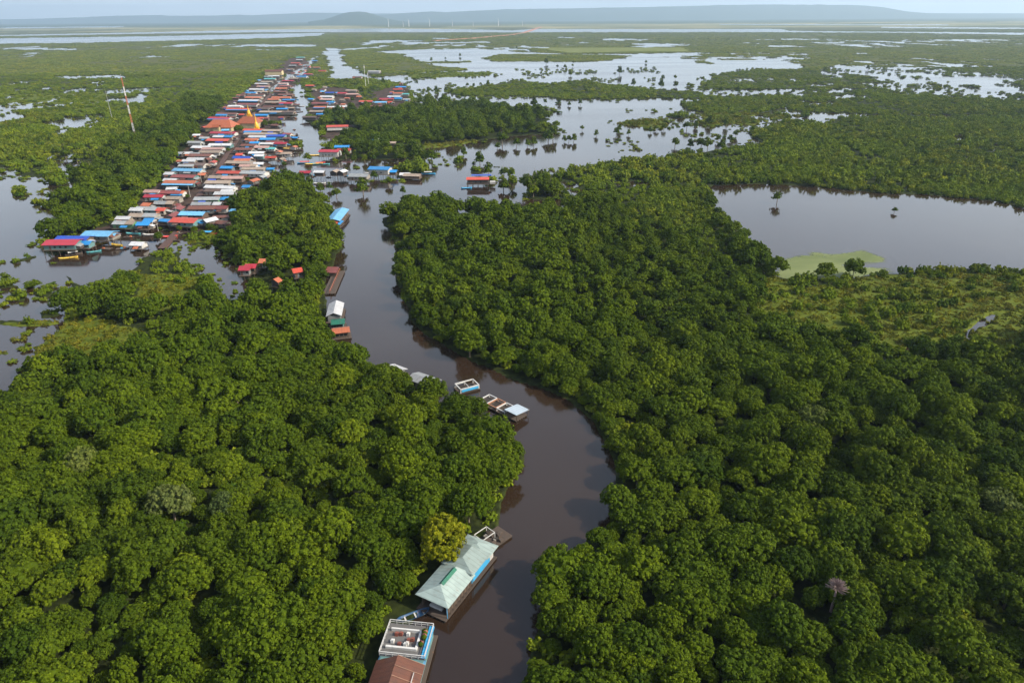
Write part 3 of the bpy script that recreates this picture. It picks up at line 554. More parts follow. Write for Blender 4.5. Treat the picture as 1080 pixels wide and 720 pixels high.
# ================================================================== houses
STREET = math.atan2(-360, 1600)          # the village street leans this much off the view
HS = []                                  # every house: dict(root, colour, px, py, row)
STILT = MB().bar((0, 0, 0), (0, 0, 1), .14, .11, 5).mesh('stilt', TIMBER)
DOOR = MB().box(-.45, .45, -.06, 0, 0, 1.9).mesh('door', DOORM); WIN = MB().box(-.55, .55, -.05, 0, 0, .9).mesh('window', GLASS)
def house(px, py, wpx, roof, wall='wood', row='', rz=None, Wd=None, hw=2.5, st=2.3, rise=1.3, kind='gable', second=None, porch=None, name='stilt_house', detail=True, hip=0, swap=False, Lm=None):
    """px,py: photo pixel of the roof's centre line; wpx: roof length in photo pixels"""
    zr = st + hw + rise * .5; p = at(px, py, zr); dist = float(np.dot(p - CP, f0)); L = Lm if Lm else wpx * dist / F
    rz = STREET * .35 + random.uniform(-.11, .11) if rz is None else rz
    Wd = Wd or min(9.5, max(5.5, L * .5)) * random.uniform(.85, 1.1)
    root = empty(name, (p[0], p[1], 0), rz); clear(p[0], p[1], max(L, Wd) * .42)
    if L > Wd * 1.4:
        for s_ in (-1, 1): clear(p[0] + s_ * L * .32 * math.cos(rz), p[1] + s_ * L * .32 * math.sin(rz), Wd * .62)
    x0, x1, y0, y1 = -L / 2 + .4, L / 2 - .4, -Wd / 2 + .3, Wd / 2 - .3
    near_ = dist < 620
    b = MB()
    # open-fronted box walls with gables
    b.box(x0, x1, y0, y0 + .12, st, st + hw); b.box(x0, x1, y1 - .12, y1, st, st + hw)
    for xx in (x0, x1 - .12):
        b.box(xx, xx + .12, y0 + .12, y1 - .12, st, st + hw)
        if not hip: b.add([(xx, y0, st + hw), (xx + .12, y0, st + hw), (xx + .12, y1, st + hw), (xx, y1, st + hw), (xx, 0, st + hw + rise * .9), (xx + .12, 0, st + hw + rise * .9)], [(0, 4, 3), (1, 2, 5), (0, 1, 5, 4), (3, 4, 5, 2)])
    b.build('wall', wallm(wall), root)
    fl = MB(); fl.box(x0 - .6, x1 + .6, y0 - 1.2, y1 + .4, st - .2, st - .004); fl.build('floor_deck', TIMBER, root)
    rf = MB()
    if second and L > 8:
        xs = x0 + (x1 - x0) * random.uniform(.5, .66)
        rf.gable(x0, xs - .3, y0, y1, st + hw, rise, over=.5); 
        r2 = MB(); r2.gable(xs + .5, x1, y0, y1, st + hw + .15, rise, over=.45); r2.build('roof', roofm(second), root)['label'] = '%s sheet roof section' % second
    else: rf.gable(x0, x1, y0, y1, st + hw, rise, over=.75, hip=hip)
    rf.build('roof', roofm(roof), root)
    if porch:
        pr = MB(); pr.slab([(x0 - .5, y0 - 2.4, st + hw - .75), (x1 + .3, y0 - 2.4, st + hw - .75), (x1 + .3, y0 - .62, st + hw - .12), (x0 - .5, y0 - .62, st + hw - .12)], .08)
        pr.build('porch_roof', roofm(porch), root)
    if row[:4] in ('left', 'righ', 'isla', 'far ') and L > 5 and name == 'stilt_house':
        for s_ in (-1, 1):
            if random.random() < .6:
                wx = random.uniform(1.6, 3.6); ya, yb = sorted((random.uniform(y0, -.5), random.uniform(.5, y1))); xa = x1 + .02 if s_ > 0 else x0 - wx; zt_ = st + hw - random.uniform(.3, .9)
                ab = MB(); e_ = (xa + wx) if s_ > 0 else xa; i_ = xa if s_ > 0 else xa + wx
                ab.slab([(i_, ya, zt_), (e_, ya, zt_ - .6), (e_, yb, zt_ - .6), (i_, yb, zt_)], .08); ab.build('lean_to_roof', roofm(random.choice(['rust', 'grey', 'tan', 'white', 'rust', 'brown', 'blue', 'darkred', 'grey'])), root)
                ab = MB(); ab.box(min(i_, e_) + .25, max(i_, e_) - .25, ya + .2, yb - .2, st, zt_ - .7); ab.build('annex_wall', wallm(random.choice(['wood', 'dark', 'grey', 'pale'])), root)
        if random.random() < .5 and not porch:
            ab = MB(); xa = random.uniform(x0, 0); xb = xa + random.uniform(2.5, L * .45); ab.slab([(xa, y0 - 2.6, st + hw - 1.1), (xb, y0 - 2.6, st + hw - 1.1), (xb, y0 - .7, st + hw - .45), (xa, y0 - .7, st + hw - .45)], .07)
            ab.build('awning', roofm(random.choice(['rust', 'blue', 'grey', 'brown', 'orange', 'royal'])), root)
    nx = max(2, min(5, int(L / 3.5))); 
    for i in range(nx + 1):
        for j in ((y0 - .9, y1 - .1) if not near_ else (y0 - 1.0, 0, y1 - .1)):
            s_ = link('stilt', STILT, root); s_.location = (x0 + (x1 - x0) * i / nx, j, -1); s_.scale = (1, 1, st + .8)
    if near_ and detail:
        d = link('door', DOOR, root); d.location = (x0 + (x1 - x0) * .2, y0 - .02, st)
        for i in range(1, max(2, min(5, int(L / 4)))):
            w_ = link('window', WIN, root); w_.location = (x0 + (x1 - x0) * (.2 + .7 * i / max(1, min(4, int(L / 4)))) - .4, y0 - .02, st + .9)
        if L > 7:
            pr = MB(); zz = st + 1
            for i in range(6): pr.bar((x0 - .5 + (L - .2) * i / 5, y0 - 1.1, st), (x0 - .5 + (L - .2) * i / 5, y0 - 1.1, zz), .05, n=4)
            pr.bar((x0 - .5, y0 - 1.1, zz), (x1 + .4, y0 - 1.1, zz), .05, n=4); pr.build('porch_railing', TIMBER, root)
    HS.append(dict(o=root, roof=roof, second=second if (second and L > 8) else None, wall=wall, row=row, L=L, dist=dist))
    return root
WC = ['wood', 'grey', 'white', 'teal', 'pale', 'wood', 'dark', 'pale', 'white']
def H(lst, row):
    for t in lst:
        a = list(t); kw = a.pop() if isinstance(a[-1], dict) else {}
        kw = dict(kw); kw.setdefault('wall', random.choice(WC)); house(*a, row=row, **kw)
LR = 'left row of the village street'; RR = 'right row of the village street'
H([(67, 254, 34, 'crimson', dict(wall='teal', st=3.2, hw=2.6, Wd=10)), (78, 250, 34, 'royal', dict(wall='wood', st=3.2, Wd=8)), (92, 255, 10, 'blue', dict(st=2.5, hw=2)),
   (105, 245, 30, 'lightblue', dict(wall='grey', st=3, Wd=10)), (117, 247, 12, 'lightblue', dict(hw=2)), (146, 256, 14, 'white', dict(wall='white', st=1.2, hw=1.8, Wd=5.5)),
   (132, 234, 24, 'grey', dict(wall='greenwall', second='tan')), (131, 229, 15, 'white', dict(rise=1.2)), (152, 235, 13, 'blue', {}), (158, 231, 10, 'blue', {}),
   (152, 226, 30, 'tan', dict(second='grey')), (145, 220, 14, 'white', {}), (157, 219, 26, 'grey', {}), (171, 220, 9, 'red', {}), (174, 213, 22, 'grey', dict(second='tan')),
   (163, 206, 20, 'crimson', dict(wall='white')), (181, 202, 22, 'darkred', {}), (189, 202, 12, 'orange', dict(porch='blue')), (161, 201, 16, 'pink', {}), (184, 208, 15, 'tan', {}),
   (191, 191, 34, 'orange', dict(porch='lightblue')), (195, 185, 26, 'darkred', {}), (180, 189, 14, 'white', {}), (199, 178.5, 32, 'lightblue', dict(wall='white')), (206, 172.5, 24, 'brown', {}), (197, 174, 16, 'grey', {}),
   (207, 167, 18, 'white', {}), (212, 163, 24, 'rust', {}), (200, 169, 14, 'white', {}), (222, 159.5, 22, 'tan', {}), (206, 161.5, 10, 'grey', {}), (225, 156, 22, 'pink', {}), (187, 161, 12, 'grey', dict(wall='dark')),
   (213, 154.5, 20, 'white', {}), (233, 152, 24, 'white', {}), (206, 149.5, 15, 'grey', dict(wall='white')), (231, 147, 24, 'red', {}), (236, 143.5, 22, 'white', dict(second='blue')), (236, 139.5, 28, 'crimson', {}), (216, 145, 10, 'grey', {}),
   (232, 124, 24, 'crimson', dict(porch='blue')), (240, 119.5, 22, 'rust', {}), (234, 121, 12, 'blue', {}), (252, 114.5, 26, 'red', dict(porch='blue')), (248, 111.5, 14, 'white', {}), (262, 109.5, 22, 'darkred', {}),
   (263, 105.5, 22, 'white', dict(porch='blue')), (268, 102.5, 18, 'orange', {}), (270, 99.5, 18, 'rust', {}), (265, 97.5, 12, 'blue', {}), (276, 96.5, 14, 'tan', {}), (271, 94, 16, 'white', {}), (278, 91, 14, 'pink', {}), (276, 88, 14, 'white', {}),
   (282, 86, 12, 'tan', {}), (285, 83, 12, 'teal', {}), (289, 80, 12, 'white', {}), (283, 80.5, 8, 'grey', {})], LR)
H([(196, 231, 28, 'red', dict(wall='teal', st=2.8, Wd=10)), (204, 224, 26, 'lightblue', dict(wall='wood', Wd=8)), (221, 231, 13, 'white', dict(wall='grey', rz=.9)), (214, 218, 28, 'rust', dict(wall='grey')), (213, 214, 20, 'grey', {}), (234, 218, 14, 'darkred', {}),
   (219, 208.5, 26, 'grey', dict(wall='greenwall')), (238, 203, 22, 'white', {}), (226, 200, 18, 'brown', {}), (233, 196.5, 34, 'white', dict(Wd=6)), (240, 200.5, 12, 'white', {}), (231, 191, 26, 'tan', {}), (246, 186.5, 22, 'pink', {}), (232, 186, 22, 'tan', {}),
   (242, 181, 24, 'red', {}), (268, 181, 28, 'grey', {}), (268, 177, 24, 'tan', {}), (240, 176, 13, 'blue', {}), (262, 174, 18, 'pink', dict(second='tan')), (255, 170.5, 32, 'tan', {}), (273, 172, 10, 'white', {}), (256, 165.5, 20, 'royal', {}), (256, 168, 16, 'orange', dict(hw=2)),
   (274, 163.5, 10, 'white', {}), (271, 160.5, 16, 'white', {}), (258, 156.5, 18, 'rust', {}), (277, 154.5, 16, 'pink', {}), (263, 152.5, 16, 'rust', {}), (286, 156, 10, 'teal', dict(hw=1.8)), (269, 150, 10, 'blue', {}), (282, 151, 14, 'white', {}), (295, 150.5, 16, 'crimson', {}), (290, 149, 18, 'rust', {}),
   (283, 146, 16, 'blue', {}), (266, 146.5, 14, 'orange', {}), (291, 142.5, 20, 'royal', {}), (272, 143.5, 18, 'white', {}), (275, 140.5, 34, 'tan', {}), (267, 138.5, 18, 'blue', {}), (268, 136.5, 22, 'red', {}), (287, 137, 20, 'tan', {}),
   (276, 121, 14, 'blue', {}), (286, 117.5, 24, 'tan', {}), (298, 114.5, 12, 'blue', {}), (290, 112, 24, 'rust', {}), (303, 117.5, 16, 'brown', {}), (306, 113.5, 10, 'tan', {}), (278, 114, 14, 'brown', {}), (291, 107.5, 22, 'tan', {}), (305, 105, 13, 'blue', {}), (302, 108.5, 14, 'crimson', {}), (297, 102.5, 20, 'orange', {}),
   (289, 104.5, 12, 'orange', {}), (302, 99.5, 16, 'rust', {}), (296, 96.5, 14, 'rust', {}), (297, 93, 12, 'orange', {}), (301, 90.5, 12, 'darkred', {}), (299, 88, 10, 'pink', {}), (304, 85, 12, 'crimson', {}), (310, 82.5, 10, 'tan', {})], RR)
H([(317, 60.5, 9, 'teal', {}), (316, 63, 7, 'white', {}), (312, 66.5, 10, 'red', {}), (309, 69, 8, 'grey', {}), (332, 64, 6, 'blue', {}), (334, 71, 7, 'orange', {}), (340, 74.5, 8, 'crimson', dict(wall='yellow')), (325, 78, 9, 'crimson', {}), (319, 80.5, 11, 'blue', {}), (306, 73, 8, 'tan', {})], 'far end of the village')
H([(327, 90, 9, 'red', {}), (348, 97.5, 9, 'royal', {}), (345, 101.5, 14, 'white', {}), (345, 104.5, 14, 'pink', {}), (338, 108.5, 18, 'darkred', {}), (349, 107.5, 9, 'blue', {}), (338, 112.5, 13, 'orange', dict(porch='blue')), (350, 112.5, 9, 'white', {}), (334, 117, 14, 'tan', {}), (347, 116.5, 12, 'white', {}), (327, 123, 15, 'brown', dict(wall='dark')), (338, 120, 8, 'blue', {}),
   (361, 98, 10, 'crimson', {}), (371, 95, 12, 'tan', {}), (372, 99, 13, 'pink', {}), (377, 81, 10, 'rust', {}), (365, 112, 14, 'white', {}), (358, 115.5, 12, 'tan', {}), (386, 106.5, 14, 'red', {}), (402, 107.5, 12, 'lightblue', {}), (408, 104, 15, 'crimson', {}), (397, 111.5, 12, 'rust', {}), (395, 115.5, 12, 'red', {}), (405, 115.5, 9, 'white', dict(wall='white')),
   (416, 101.5, 14, 'white', {}), (420, 98, 10, 'orange', {}), (420, 94, 10, 'red', {}), (423, 91.5, 11, 'blue', {}), (428, 99, 7, 'teal', {}), (420, 103.5, 8, 'blue', {}), (429, 104.5, 7, 'grey', {}), (395, 75, 13, 'white', dict(wall='white', hw=4))], 'island hamlet right of the river')
H([(356, 132.5, 22, 'red', dict(wall='white', hw=3.5, Wd=11, rz=.15)), (348, 158.5, 21, 'crimson', dict(wall='white', st=2.6, hw=4.0, Wd=10)), (361, 154, 15, 'blue', dict(Wd=8, hw=3.5)), (363, 157.5, 14, 'red', dict(wall='pale')), (322, 181, 11, 'crimson', {}), (337, 180.5, 11, 'white', dict(second='blue', wall='dark', st=3)), (353, 180, 9, 'tan', dict(rz=1.3, wall='dark', st=3)), (361, 180, 9, 'white', dict(rz=1.2, wall='dark', st=3)),
   (379, 184, 20, 'grey', dict(wall='pale', st=3, Wd=10)), (401, 176.5, 22, 'blue', dict(wall='white', st=3.4, hw=3.6, Wd=11)), (414, 180, 9, 'blue', dict(st=2.5, hw=2)), (407, 147, 15, 'white', dict(wall='pale', st=3)), (396, 148, 6, 'blue', dict(st=3)), (412, 150, 11, 'tan', dict(wall='dark', st=3)),
   (435, 184, 18, 'tan', dict(st=1.2, hw=1.8)), (427, 183, 10, 'white', dict(st=.9, hw=1.5))], 'stilt houses by the river junction')
H([(259, 281.5, 11, 'crimson', dict(wall='grey')), (265, 279.5, 11, 'crimson', dict(wall='wood')), (278, 274, 7, 'orange', dict(wall='white', Wd=5)), (313, 284, 9, 'red', dict(rz=.5, Wd=5)), (291, 294.5, 6, 'orange', dict(rz=1.1, Wd=4.5))], 'among the trees left of the river')
# red and blue house alone in the flood
hb = house(504, 187.5, 23, 'red', 'dark', 'standing alone in the flooded middle', rz=0, Wd=8, st=2.2, hw=3.2, rise=1.0)
bb_ = MB(); bb_.slab([(-5, 4.2, 6.5), (9.5, 4.2, 6.5), (9.5, 10, 6.3), (-5, 10, 6.3)], .12); bb_.build('blue_lean_to_roof', roofm('royal'), hb)
bb_ = MB(); bb_.box(8.6, 12.5, -3.5, 2, 2, 3.4); bb_.build('side_shed', wallm('white'), hb)
# temple hall, pagoda hall
t1 = house(234, 129.5, 28, 'temple', 'cream', LR, Wd=24, st=1.5, hw=4, rise=7, hip=6, name='temple_hall'); t1['extra'] = 1
g_ = MB(); g_.gable(-3.5, 3.5, -17.5, -12.5, 6.5, 2.6, over=.4, hip=0); g_.build('entrance_roof', roofm('temple'), t1); g_ = MB(); g_.box(-3.2, 3.2, -17, -13, 1.5, 6.5); g_.build('entrance_wall', wallm('cream'), t1)
t2 = house(263, 126, 22, 'temple', 'cream', RR, Wd=20, st=1.5, hw=5, rise=6, hip=5, name='pagoda_hall')
t3 = house(289, 74.5, 18, 'rust', 'cream', 'far end of the village', Wd=14, st=1.5, hw=7, rise=3, name='long_school')

_T = 'zero one two three four five six seven eight nine ten eleven twelve thirteen fourteen fifteen sixteen seventeen eighteen nineteen'.split(); _D = ' . twenty thirty forty fifty sixty seventy eighty ninety'.split(' ')
def word(n):
    n = max(0, min(99, int(round(n))))
    return _T[n] if n < 20 else _D[n // 10] + ('-' + _T[n % 10] if n % 10 else '')
def place(X, Y): return '%s percent across and %s down' % (word(X / 10.8), word(Y / 7.2))
def fill_huts(n, polys, row, seed):
    g = random.Random(seed); made = 0; tries = 0
    while made < n and tries < 6000:
        tries += 1
        x, y = g.uniform(60, 436), g.uniform(62, 262)
        X, Y = np.array([x]), np.array([y + 1.5])
        if not any(inpoly(X, Y, q_)[0] for q_ in polys): continue
        sx = np.interp(y, [82, 95, 110, 128, 145, 165, 190, 215, 240, 262], [300, 290, 275, 262, 252, 238, 222, 203, 190, 170])
        if (abs(x - sx) < 3.5 + y * .035 and x < 310) or y > 236: continue
        p = at(x, y, 4); dist = float(np.dot(p - CP, f0)); wm = g.uniform(5, 9.5); wp = wm * F / dist
        if any(abs(h['px'] - x) < (h['L'] * F / h['dist'] + wp) * .42 and abs(h['py'] - y) < 1.3 + .022 * (y - 60) for h in HS): continue
        house(x, y, wp, g.choice(['rust', 'rust', 'grey', 'tan', 'white', 'red', 'orange', 'orange', 'darkred', 'blue', 'lightblue', 'red', 'rust', 'orange']), g.choice(WC), row=row, st=g.uniform(1.6, 2.6), hw=g.uniform(1.8, 2.4), rise=g.uniform(.8, 1.4), Wd=g.uniform(4.5, 6.5), rz=g.uniform(-.35, .2) + (1.5 if g.random() < .2 else 0))
        made += 1
    return made
for h in HS:
    p = h['o'].location; x, y = proj((p.x, p.y, 5)); h['px'], h['py'] = float(x), float(y)
_house = house
def house(*a, **k):
    r = _house(*a, **k); h = HS[-1]; p = r.location; x, y = proj((p.x, p.y, 5)); h['px'], h['py'] = float(x), float(y); return r
nf = fill_huts(34, [MUD[0]], LR, 1); nf = fill_huts(34, [MUD[0]], RR, 2); fill_huts(14, MUD[1:3], 'island hamlet right of the river', 3)
for h in HS:
    if h['row'] in (LR, RR): h['row'] = LR if h['px'] < np.interp(h['py'], [82, 95, 110, 128, 145, 165, 190, 215, 240, 262], [300, 290, 275, 262, 252, 238, 222, 203, 190, 170]) else RR
NAMEC = dict(temple='rusty orange', red='red', crimson='crimson', blue='bright blue', lightblue='light blue', royal='deep blue', rust='rusty brown', darkred='dark red', orange='orange', tan='tan', grey='grey', white='white', teal='teal', brown='dark brown', pink='faded pink', green='green', palegreen='pale green')
for h in HS:
    o = h['o']; p = o.location; x, y = proj((p.x, p.y, 5)); h['x'], h['y'] = float(x), float(y)
for h in HS:
    c = NAMEC[h['roof']]; nb = sorted((g for g in HS if g is not h), key=lambda g: (g['x'] - h['x']) ** 2 + 4 * (g['y'] - h['y']) ** 2)[0]
    base = {'temple_hall': 'tall hipped orange temple hall', 'pagoda_hall': 'hipped orange pagoda hall', 'long_school': 'long cream hall under a rusty roof'}.get(o.name.split('.')[0]) if False else None
    nm = h['o'].name.split('.')[0]
    noun = {'temple_hall': 'temple hall', 'pagoda_hall': 'pagoda hall', 'long_school': 'long cream school'}.get(nm, 'stilt house')
    two = (' and ' + NAMEC[h['second']]) if h['second'] else ''
    h['lab'] = '%s%s roofed %s by a %s roof, %s' % (c, two, 'house' if two else noun, NAMEC[nb['roof']], place(h['x'], h['y']))
seen = {}
for h in HS: seen.setdefault(h['lab'], []).append(h)
for l_, g_ in seen.items():
    if len(g_) > 1:
        g_.sort(key=lambda h: h['x'])
        for i, h in enumerate(g_): h['lab'] = '%s %s' % (('left', 'right')[i] if len(g_) == 2 else ('leftmost', 'middle', 'rightmost', 'other')[min(i, 3)], l_.replace('stilt house', 'house').replace(' by a', ' by'))
for h in HS:
    nm = h['o'].name.split('.')[0]
    tag(h['o'], h['lab'], {'temple_hall': 'temple', 'pagoda_hall': 'temple', 'long_school': 'school'}.get(nm, 'house'), 'houses in the ' + h['row'] if h['row'].startswith(('left', 'right', 'far', 'island')) else ('houses ' + h['row'] if not h['row'].startswith('stilt') else h['row']))
    if 'extra' in h['o']: del h['o']['extra']
tag(hb, 'lone red and deep blue roofed stilt house standing in the flooded middle', 'house'); del hb['group']

# ================================================================== river-side buildings of the foreground
def frame_from(pa, pb, z):
    """origin and direction from two photo points at height z"""
    a, b = at(*pa, z), at(*pb, z); d = b - a; return a, math.atan2(d[1], d[0]), float(np.hypot(d[0], d[1]))
def pontoon(root, x0, x1, y0, y1, z=.5, logs=8):
    for i in range(logs):
        b = MB(); yy = y0 + (y1 - y0) * (i + .5) / logs; b.bar((x0, yy, z - .45), (x1, yy, z - .45), .22, n=6); b.build('float_log', BLACKW, root)
    b = MB(); b.box(x0, x1, y0, y1, z - .2, z); b.build('deck', TIMBER, root)
# --- long pale green roofed house on the river bank
zr = 3.6
a, rz, L = frame_from((455, 634), (508, 571), zr)
root = empty('long_river_house', (a[0], a[1], 0), rz)
Wd = 7.6; hw = zr
for i in range(7): clear(a[0] + math.cos(rz) * L * i / 6 + math.sin(rz) * 1.5, a[1] + math.sin(rz) * L * i / 6 - math.cos(rz) * 1.5, 4.2)
pontoon(root, -.6, L + .4, -Wd / 2 + .1, Wd / 2 - .2)
b = MB(); b.box(0.8, L - .5, -Wd / 2 + .8, -Wd / 2 + .92, .5, zr - .4); b.box(.8, L - .5, Wd / 2 - .92, Wd / 2 - .8, .5, zr - .4); b.box(L - .62, L - .5, -Wd / 2 + .9, Wd / 2 - .9, .5, zr - .4); b.build('wall', wallm('wood'), root)
b = MB(); b.box(L * .52, L * .9, -Wd / 2 + .62, -Wd / 2 + .74, .9, zr - .35); b.build('blue_wall_panel', BLUEP, root)
b = MB(); b.box(L * .9 + .1, L - .4, -Wd / 2 + .62, -Wd / 2 + .74, .9, zr - .35); b.build('white_wall_panel', WHITE, root)
for i in range(9):
    b = MB(); b.bar((.3 + (L * .5) * i / 8, -Wd / 2 + .3, .4), (.3 + (L * .5) * i / 8, -Wd / 2 + .3, zr - .2), .08, n=5); b.build('post', BLUEP if i == 0 else TIMBER, root)
PG = roofm('palegreen'); hy = Wd / 2 + .25
def skirt_roof(x0, x1, zlow, xr0, xr1, zt, ry=.0, name='roof'):
    b = MB(); A, B, C_, D = (x0, -hy, zlow), (x1, -hy, zlow), (x1, hy, zlow), (x0, hy, zlow)
    P, Q, R2, S = (xr0, -ry, zt), (xr1, -ry, zt), (xr1, ry, zt), (xr0, ry, zt)
    b.slab([A, B, Q, P], .1); b.slab([B, C_, R2, Q] if ry else [B, C_, Q], .1); b.slab([C_, D, S, R2] if ry else [C_, D, P, Q], .1); b.slab([D, A, P, S] if ry else [D, A, P], .1)
    return b.build(name, PG, root)
mr = skirt_roof(0, L * .53, zr, L * .17, L * .47, zr + 1.55, name='roof')
g1 = MB(); g1.gable(L * .19, L * .44, -.55, .55, zr + 1.32, .45, t=.08, over=.05); g1.build('green_ridge_vent', roofm('green'), mr)
skirt_roof(L * .48, L * .86, zr + .6, L * .60, L * .80, zr + 2.0, name='roof')
skirt_roof(L * .78, L + .6, zr + .1, L * .9, L * .93, zr + 1.0, name='roof')
b = MB(); b.box(1.2, 1.9, -1.5, 1.5, .5, 1.0); b.build('bench', WHITE, root)
tag(root, 'long pale green roofed house on floats at the left bank, green vent on its ridge', 'river house')
# --- terrace and rust roofed floating house at the bottom
zt = 3.2
a, rz, L2 = frame_from((404, 693), (432, 658), zt); cL, _, _ = frame_from((421, 694.5), (436, 658), zt)
pA, pB, pC, pD = at(405, 688, zt), at(412, 655, zt), at(458, 661, zt), at(443, 697, zt)
cx = (pA + pD) / 2; dd_ = ((pB + pC) / 2 - cx); rz = math.atan2(dd_[1], dd_[0]); L2 = float(np.hypot(dd_[0], dd_[1])); Wt = float(np.hypot(*(pC - pB)[:2]))
root = empty('terrace_houseboat', (cx[0], cx[1], 0), rz); hy2 = Wt / 2
for i in range(8): clear(cx[0] + math.cos(rz) * (L2 - i * 4.5), cx[1] + math.sin(rz) * (L2 - i * 4.5), 6.2)
LB = 22
pontoon(root, -LB, L2 + .3, -hy2 - .5, hy2 + .4, .55, 9)
b = MB(); b.box(-LB + 1, L2 - .2, -hy2 + .3, hy2 - .3, .55, zt - .25); b.build('wall', wallm('teal'), root)
b = MB(); b.box(0, L2, -hy2, hy2, zt - .24, zt - .1); b.build('terrace_floor', paint('terrace_floor', (.11, .105, .10), .5, .8), root)
def rail(name, pts, zz, mat, h=1.0, r=.08):
    b = MB()
    for (xa, ya), (xb, yb) in zip(pts, pts[1:]):
        b.bar((xa, ya, zz + h), (xb, yb, zz + h), r, n=4); b.bar((xa, ya, zz + h * .5), (xb, yb, zz + h * .5), r * .6, n=4)
        k = max(2, int(math.hypot(xb - xa, yb - ya) / 1.2))
        for i in range(k + 1): b.bar((xa + (xb - xa) * i / k, ya + (yb - ya) * i / k, zz), (xa + (xb - xa) * i / k, ya + (yb - ya) * i / k, zz + h), r * .7, n=4)
    return b.build(name, mat, root)
rail('outer_railing', [(0, -hy2 + .1), (L2 - .1, -hy2 + .1), (L2 - .1, hy2 - .1), (0, hy2 - .1), (0, -hy2 + .1)], zt - .1, WHITE, r=.085)
b = MB(); b.box(1.6, 2.0, -hy2 + 2.0, hy2 - .8, zt - .1, zt + .45); b.box(2.0, L2 - 1.6, -hy2 + 2.0, -hy2 + 2.4, zt - .1, zt + .45); b.box(L2 - 1.9, L2 - 1.6, -hy2 + 2.4, hy2 - .8, zt - .1, zt + .6); b.build('planter_wall', WHITE, root)
b = MB(); b.box(.1, L2 - .1, -hy2 - .05, -hy2 + .9, zt + 0, zt + .12); b.build('blue_canopy_strip', BLUEP, root)
for i in range(9):
    b = MB(); x_, y_ = random.uniform(2.6, L2 - 2.4), random.uniform(-hy2 + 3, hy2 - 1.4); b.box(x_ - .4, x_ + .4, y_ - .3, y_ + .3, zt - .1, zt + .35); b.box(x_ - .4, x_ - .3, y_ - .3, y_ + .3, zt + .35, zt + .8)
    b.build('terrace_chair', WHITE if i % 2 else paint('red_plastic', (.2, .06, .04), .4, .5), root)
for i in range(8):
    b = MB(); y_ = random.uniform(2.5, L2 - 1); b.lathe([(.18, zt - .1), (.26, zt + .3), (.5, zt + .5), (.55, zt + .8), (.2, zt + 1.2)], 8, y_, -hy2 + 1.4 + random.uniform(-.2, .3)); b.build('potted_plant', M['shrub'] if i % 3 else paint('red_plastic', (.4, .09, .05)), root)
b = MB(); b.slab([(-LB, -hy2 - .2, zt - .4), (-.9, -hy2 - .2, zt - .4), (-.9, .4, zt + 1.5), (-LB, .4, zt + 1.5)], .1); b.slab([(-LB, .4, zt + 1.5), (-.9, .4, zt + 1.5), (-.9, hy2 + .2, zt - .4), (-LB, hy2 + .2, zt - .4)], .1); rr_ = b.build('rust_roof', roofm('rust'), root)
b = MB(); b.slab([(-.85, -hy2 - .1, zt - .5), (0.2, -hy2 - .1, zt - .5), (.2, hy2, zt - .5), (-.85, hy2, zt - .5)], .1); b.build('blue_gutter_roof', roofm('lightblue'), root)
for i in range(10):
    b = MB(); x_ = -.9 - 2.1 * i; b.bar((x_, -hy2 - .2, zt - .36), (x_, .4, zt + 1.56), .06, n=4); b.build('roof_batten', paint('rust_batten', (.3, .17, .11), .4, .7), rr_)
b = MB(); b.bar((-3.4, -3.2, zt + .55), (-LB, -3.2, zt + .55), .08, n=4); b.build('roof_pipe', WHITE, rr_)
tag(root, 'rusty roofed houseboat with white railed roof terrace at the bottom edge', 'houseboat')
# --- small blue boat moored between the two
def boat(px, py, lm, rz, mats, name, label, canopy=None, group=None, z=.0):
    p = at(px, py, .6); root = empty(name, (p[0], p[1], 0), rz); clear(p[0], p[1], lm * .35)
    n = 11; vs = []; fs = []
    for i in range(n):
        t = -1 + 2 * i / (n - 1); hwid = lm * .13 * (1 - abs(t) ** 2.6) ** .6 + .05; sh = .55 + .55 * abs(t) ** 3
        vs += [(t * lm / 2, -hwid, sh), (t * lm / 2 * .94, -hwid * .5, -.15), (t * lm / 2 * .94, hwid * .5, -.15), (t * lm / 2, hwid, sh), (t * lm / 2 * .96, hwid * .82, sh - .03), (t * lm / 2 * .9, hwid * .4, .12), (t * lm / 2 * .9, -hwid * .4, .12), (t * lm / 2 * .96, -hwid * .82, sh - .03)]
    for i in range(n - 1):
        for j in range(8): fs.append((i * 8 + j, i * 8 + (j + 1) % 8, (i + 1) * 8 + (j + 1) % 8, (i + 1) * 8 + j))
    fs += [tuple(range(7, -1, -1)), tuple((n - 1) * 8 + j for j in range(8))]
    MB().add(vs, fs).build('hull', mats[0], root)
    for k in (-.25, .05, .3): MB().box(k * lm - .15, k * lm + .15, -lm * .10, lm * .10, .35, .42).build('seat_plank', mats[1], root)
    if canopy:
        cn = MB().slab([(-lm * .3, -lm * .12, 1.9), (lm * .25, -lm * .12, 1.9), (lm * .25, 0, 2.25), (-lm * .3, 0, 2.25)], .06).slab([(-lm * .3, 0, 2.25), (lm * .25, 0, 2.25), (lm * .25, lm * .12, 1.9), (-lm * .3, lm * .12, 1.9)], .06).build('canopy', canopy, root)
        for sx in (-.28, .23):
            for sy in (-.11, .11): MB().bar((sx * lm, sy * lm, .4), (sx * lm, sy * lm, 1.92), .05, n=4).build('canopy_post', mats[1], cn)
    return tag(root, label, 'boat', group)
boat(436, 648, 7, .15 + .3, (paint('dark_blue_paint', (.015, .06, .13), .4, .5), WHITE), 'blue_boat', 'small dark blue boat moored between the terrace houseboat and pale green house')
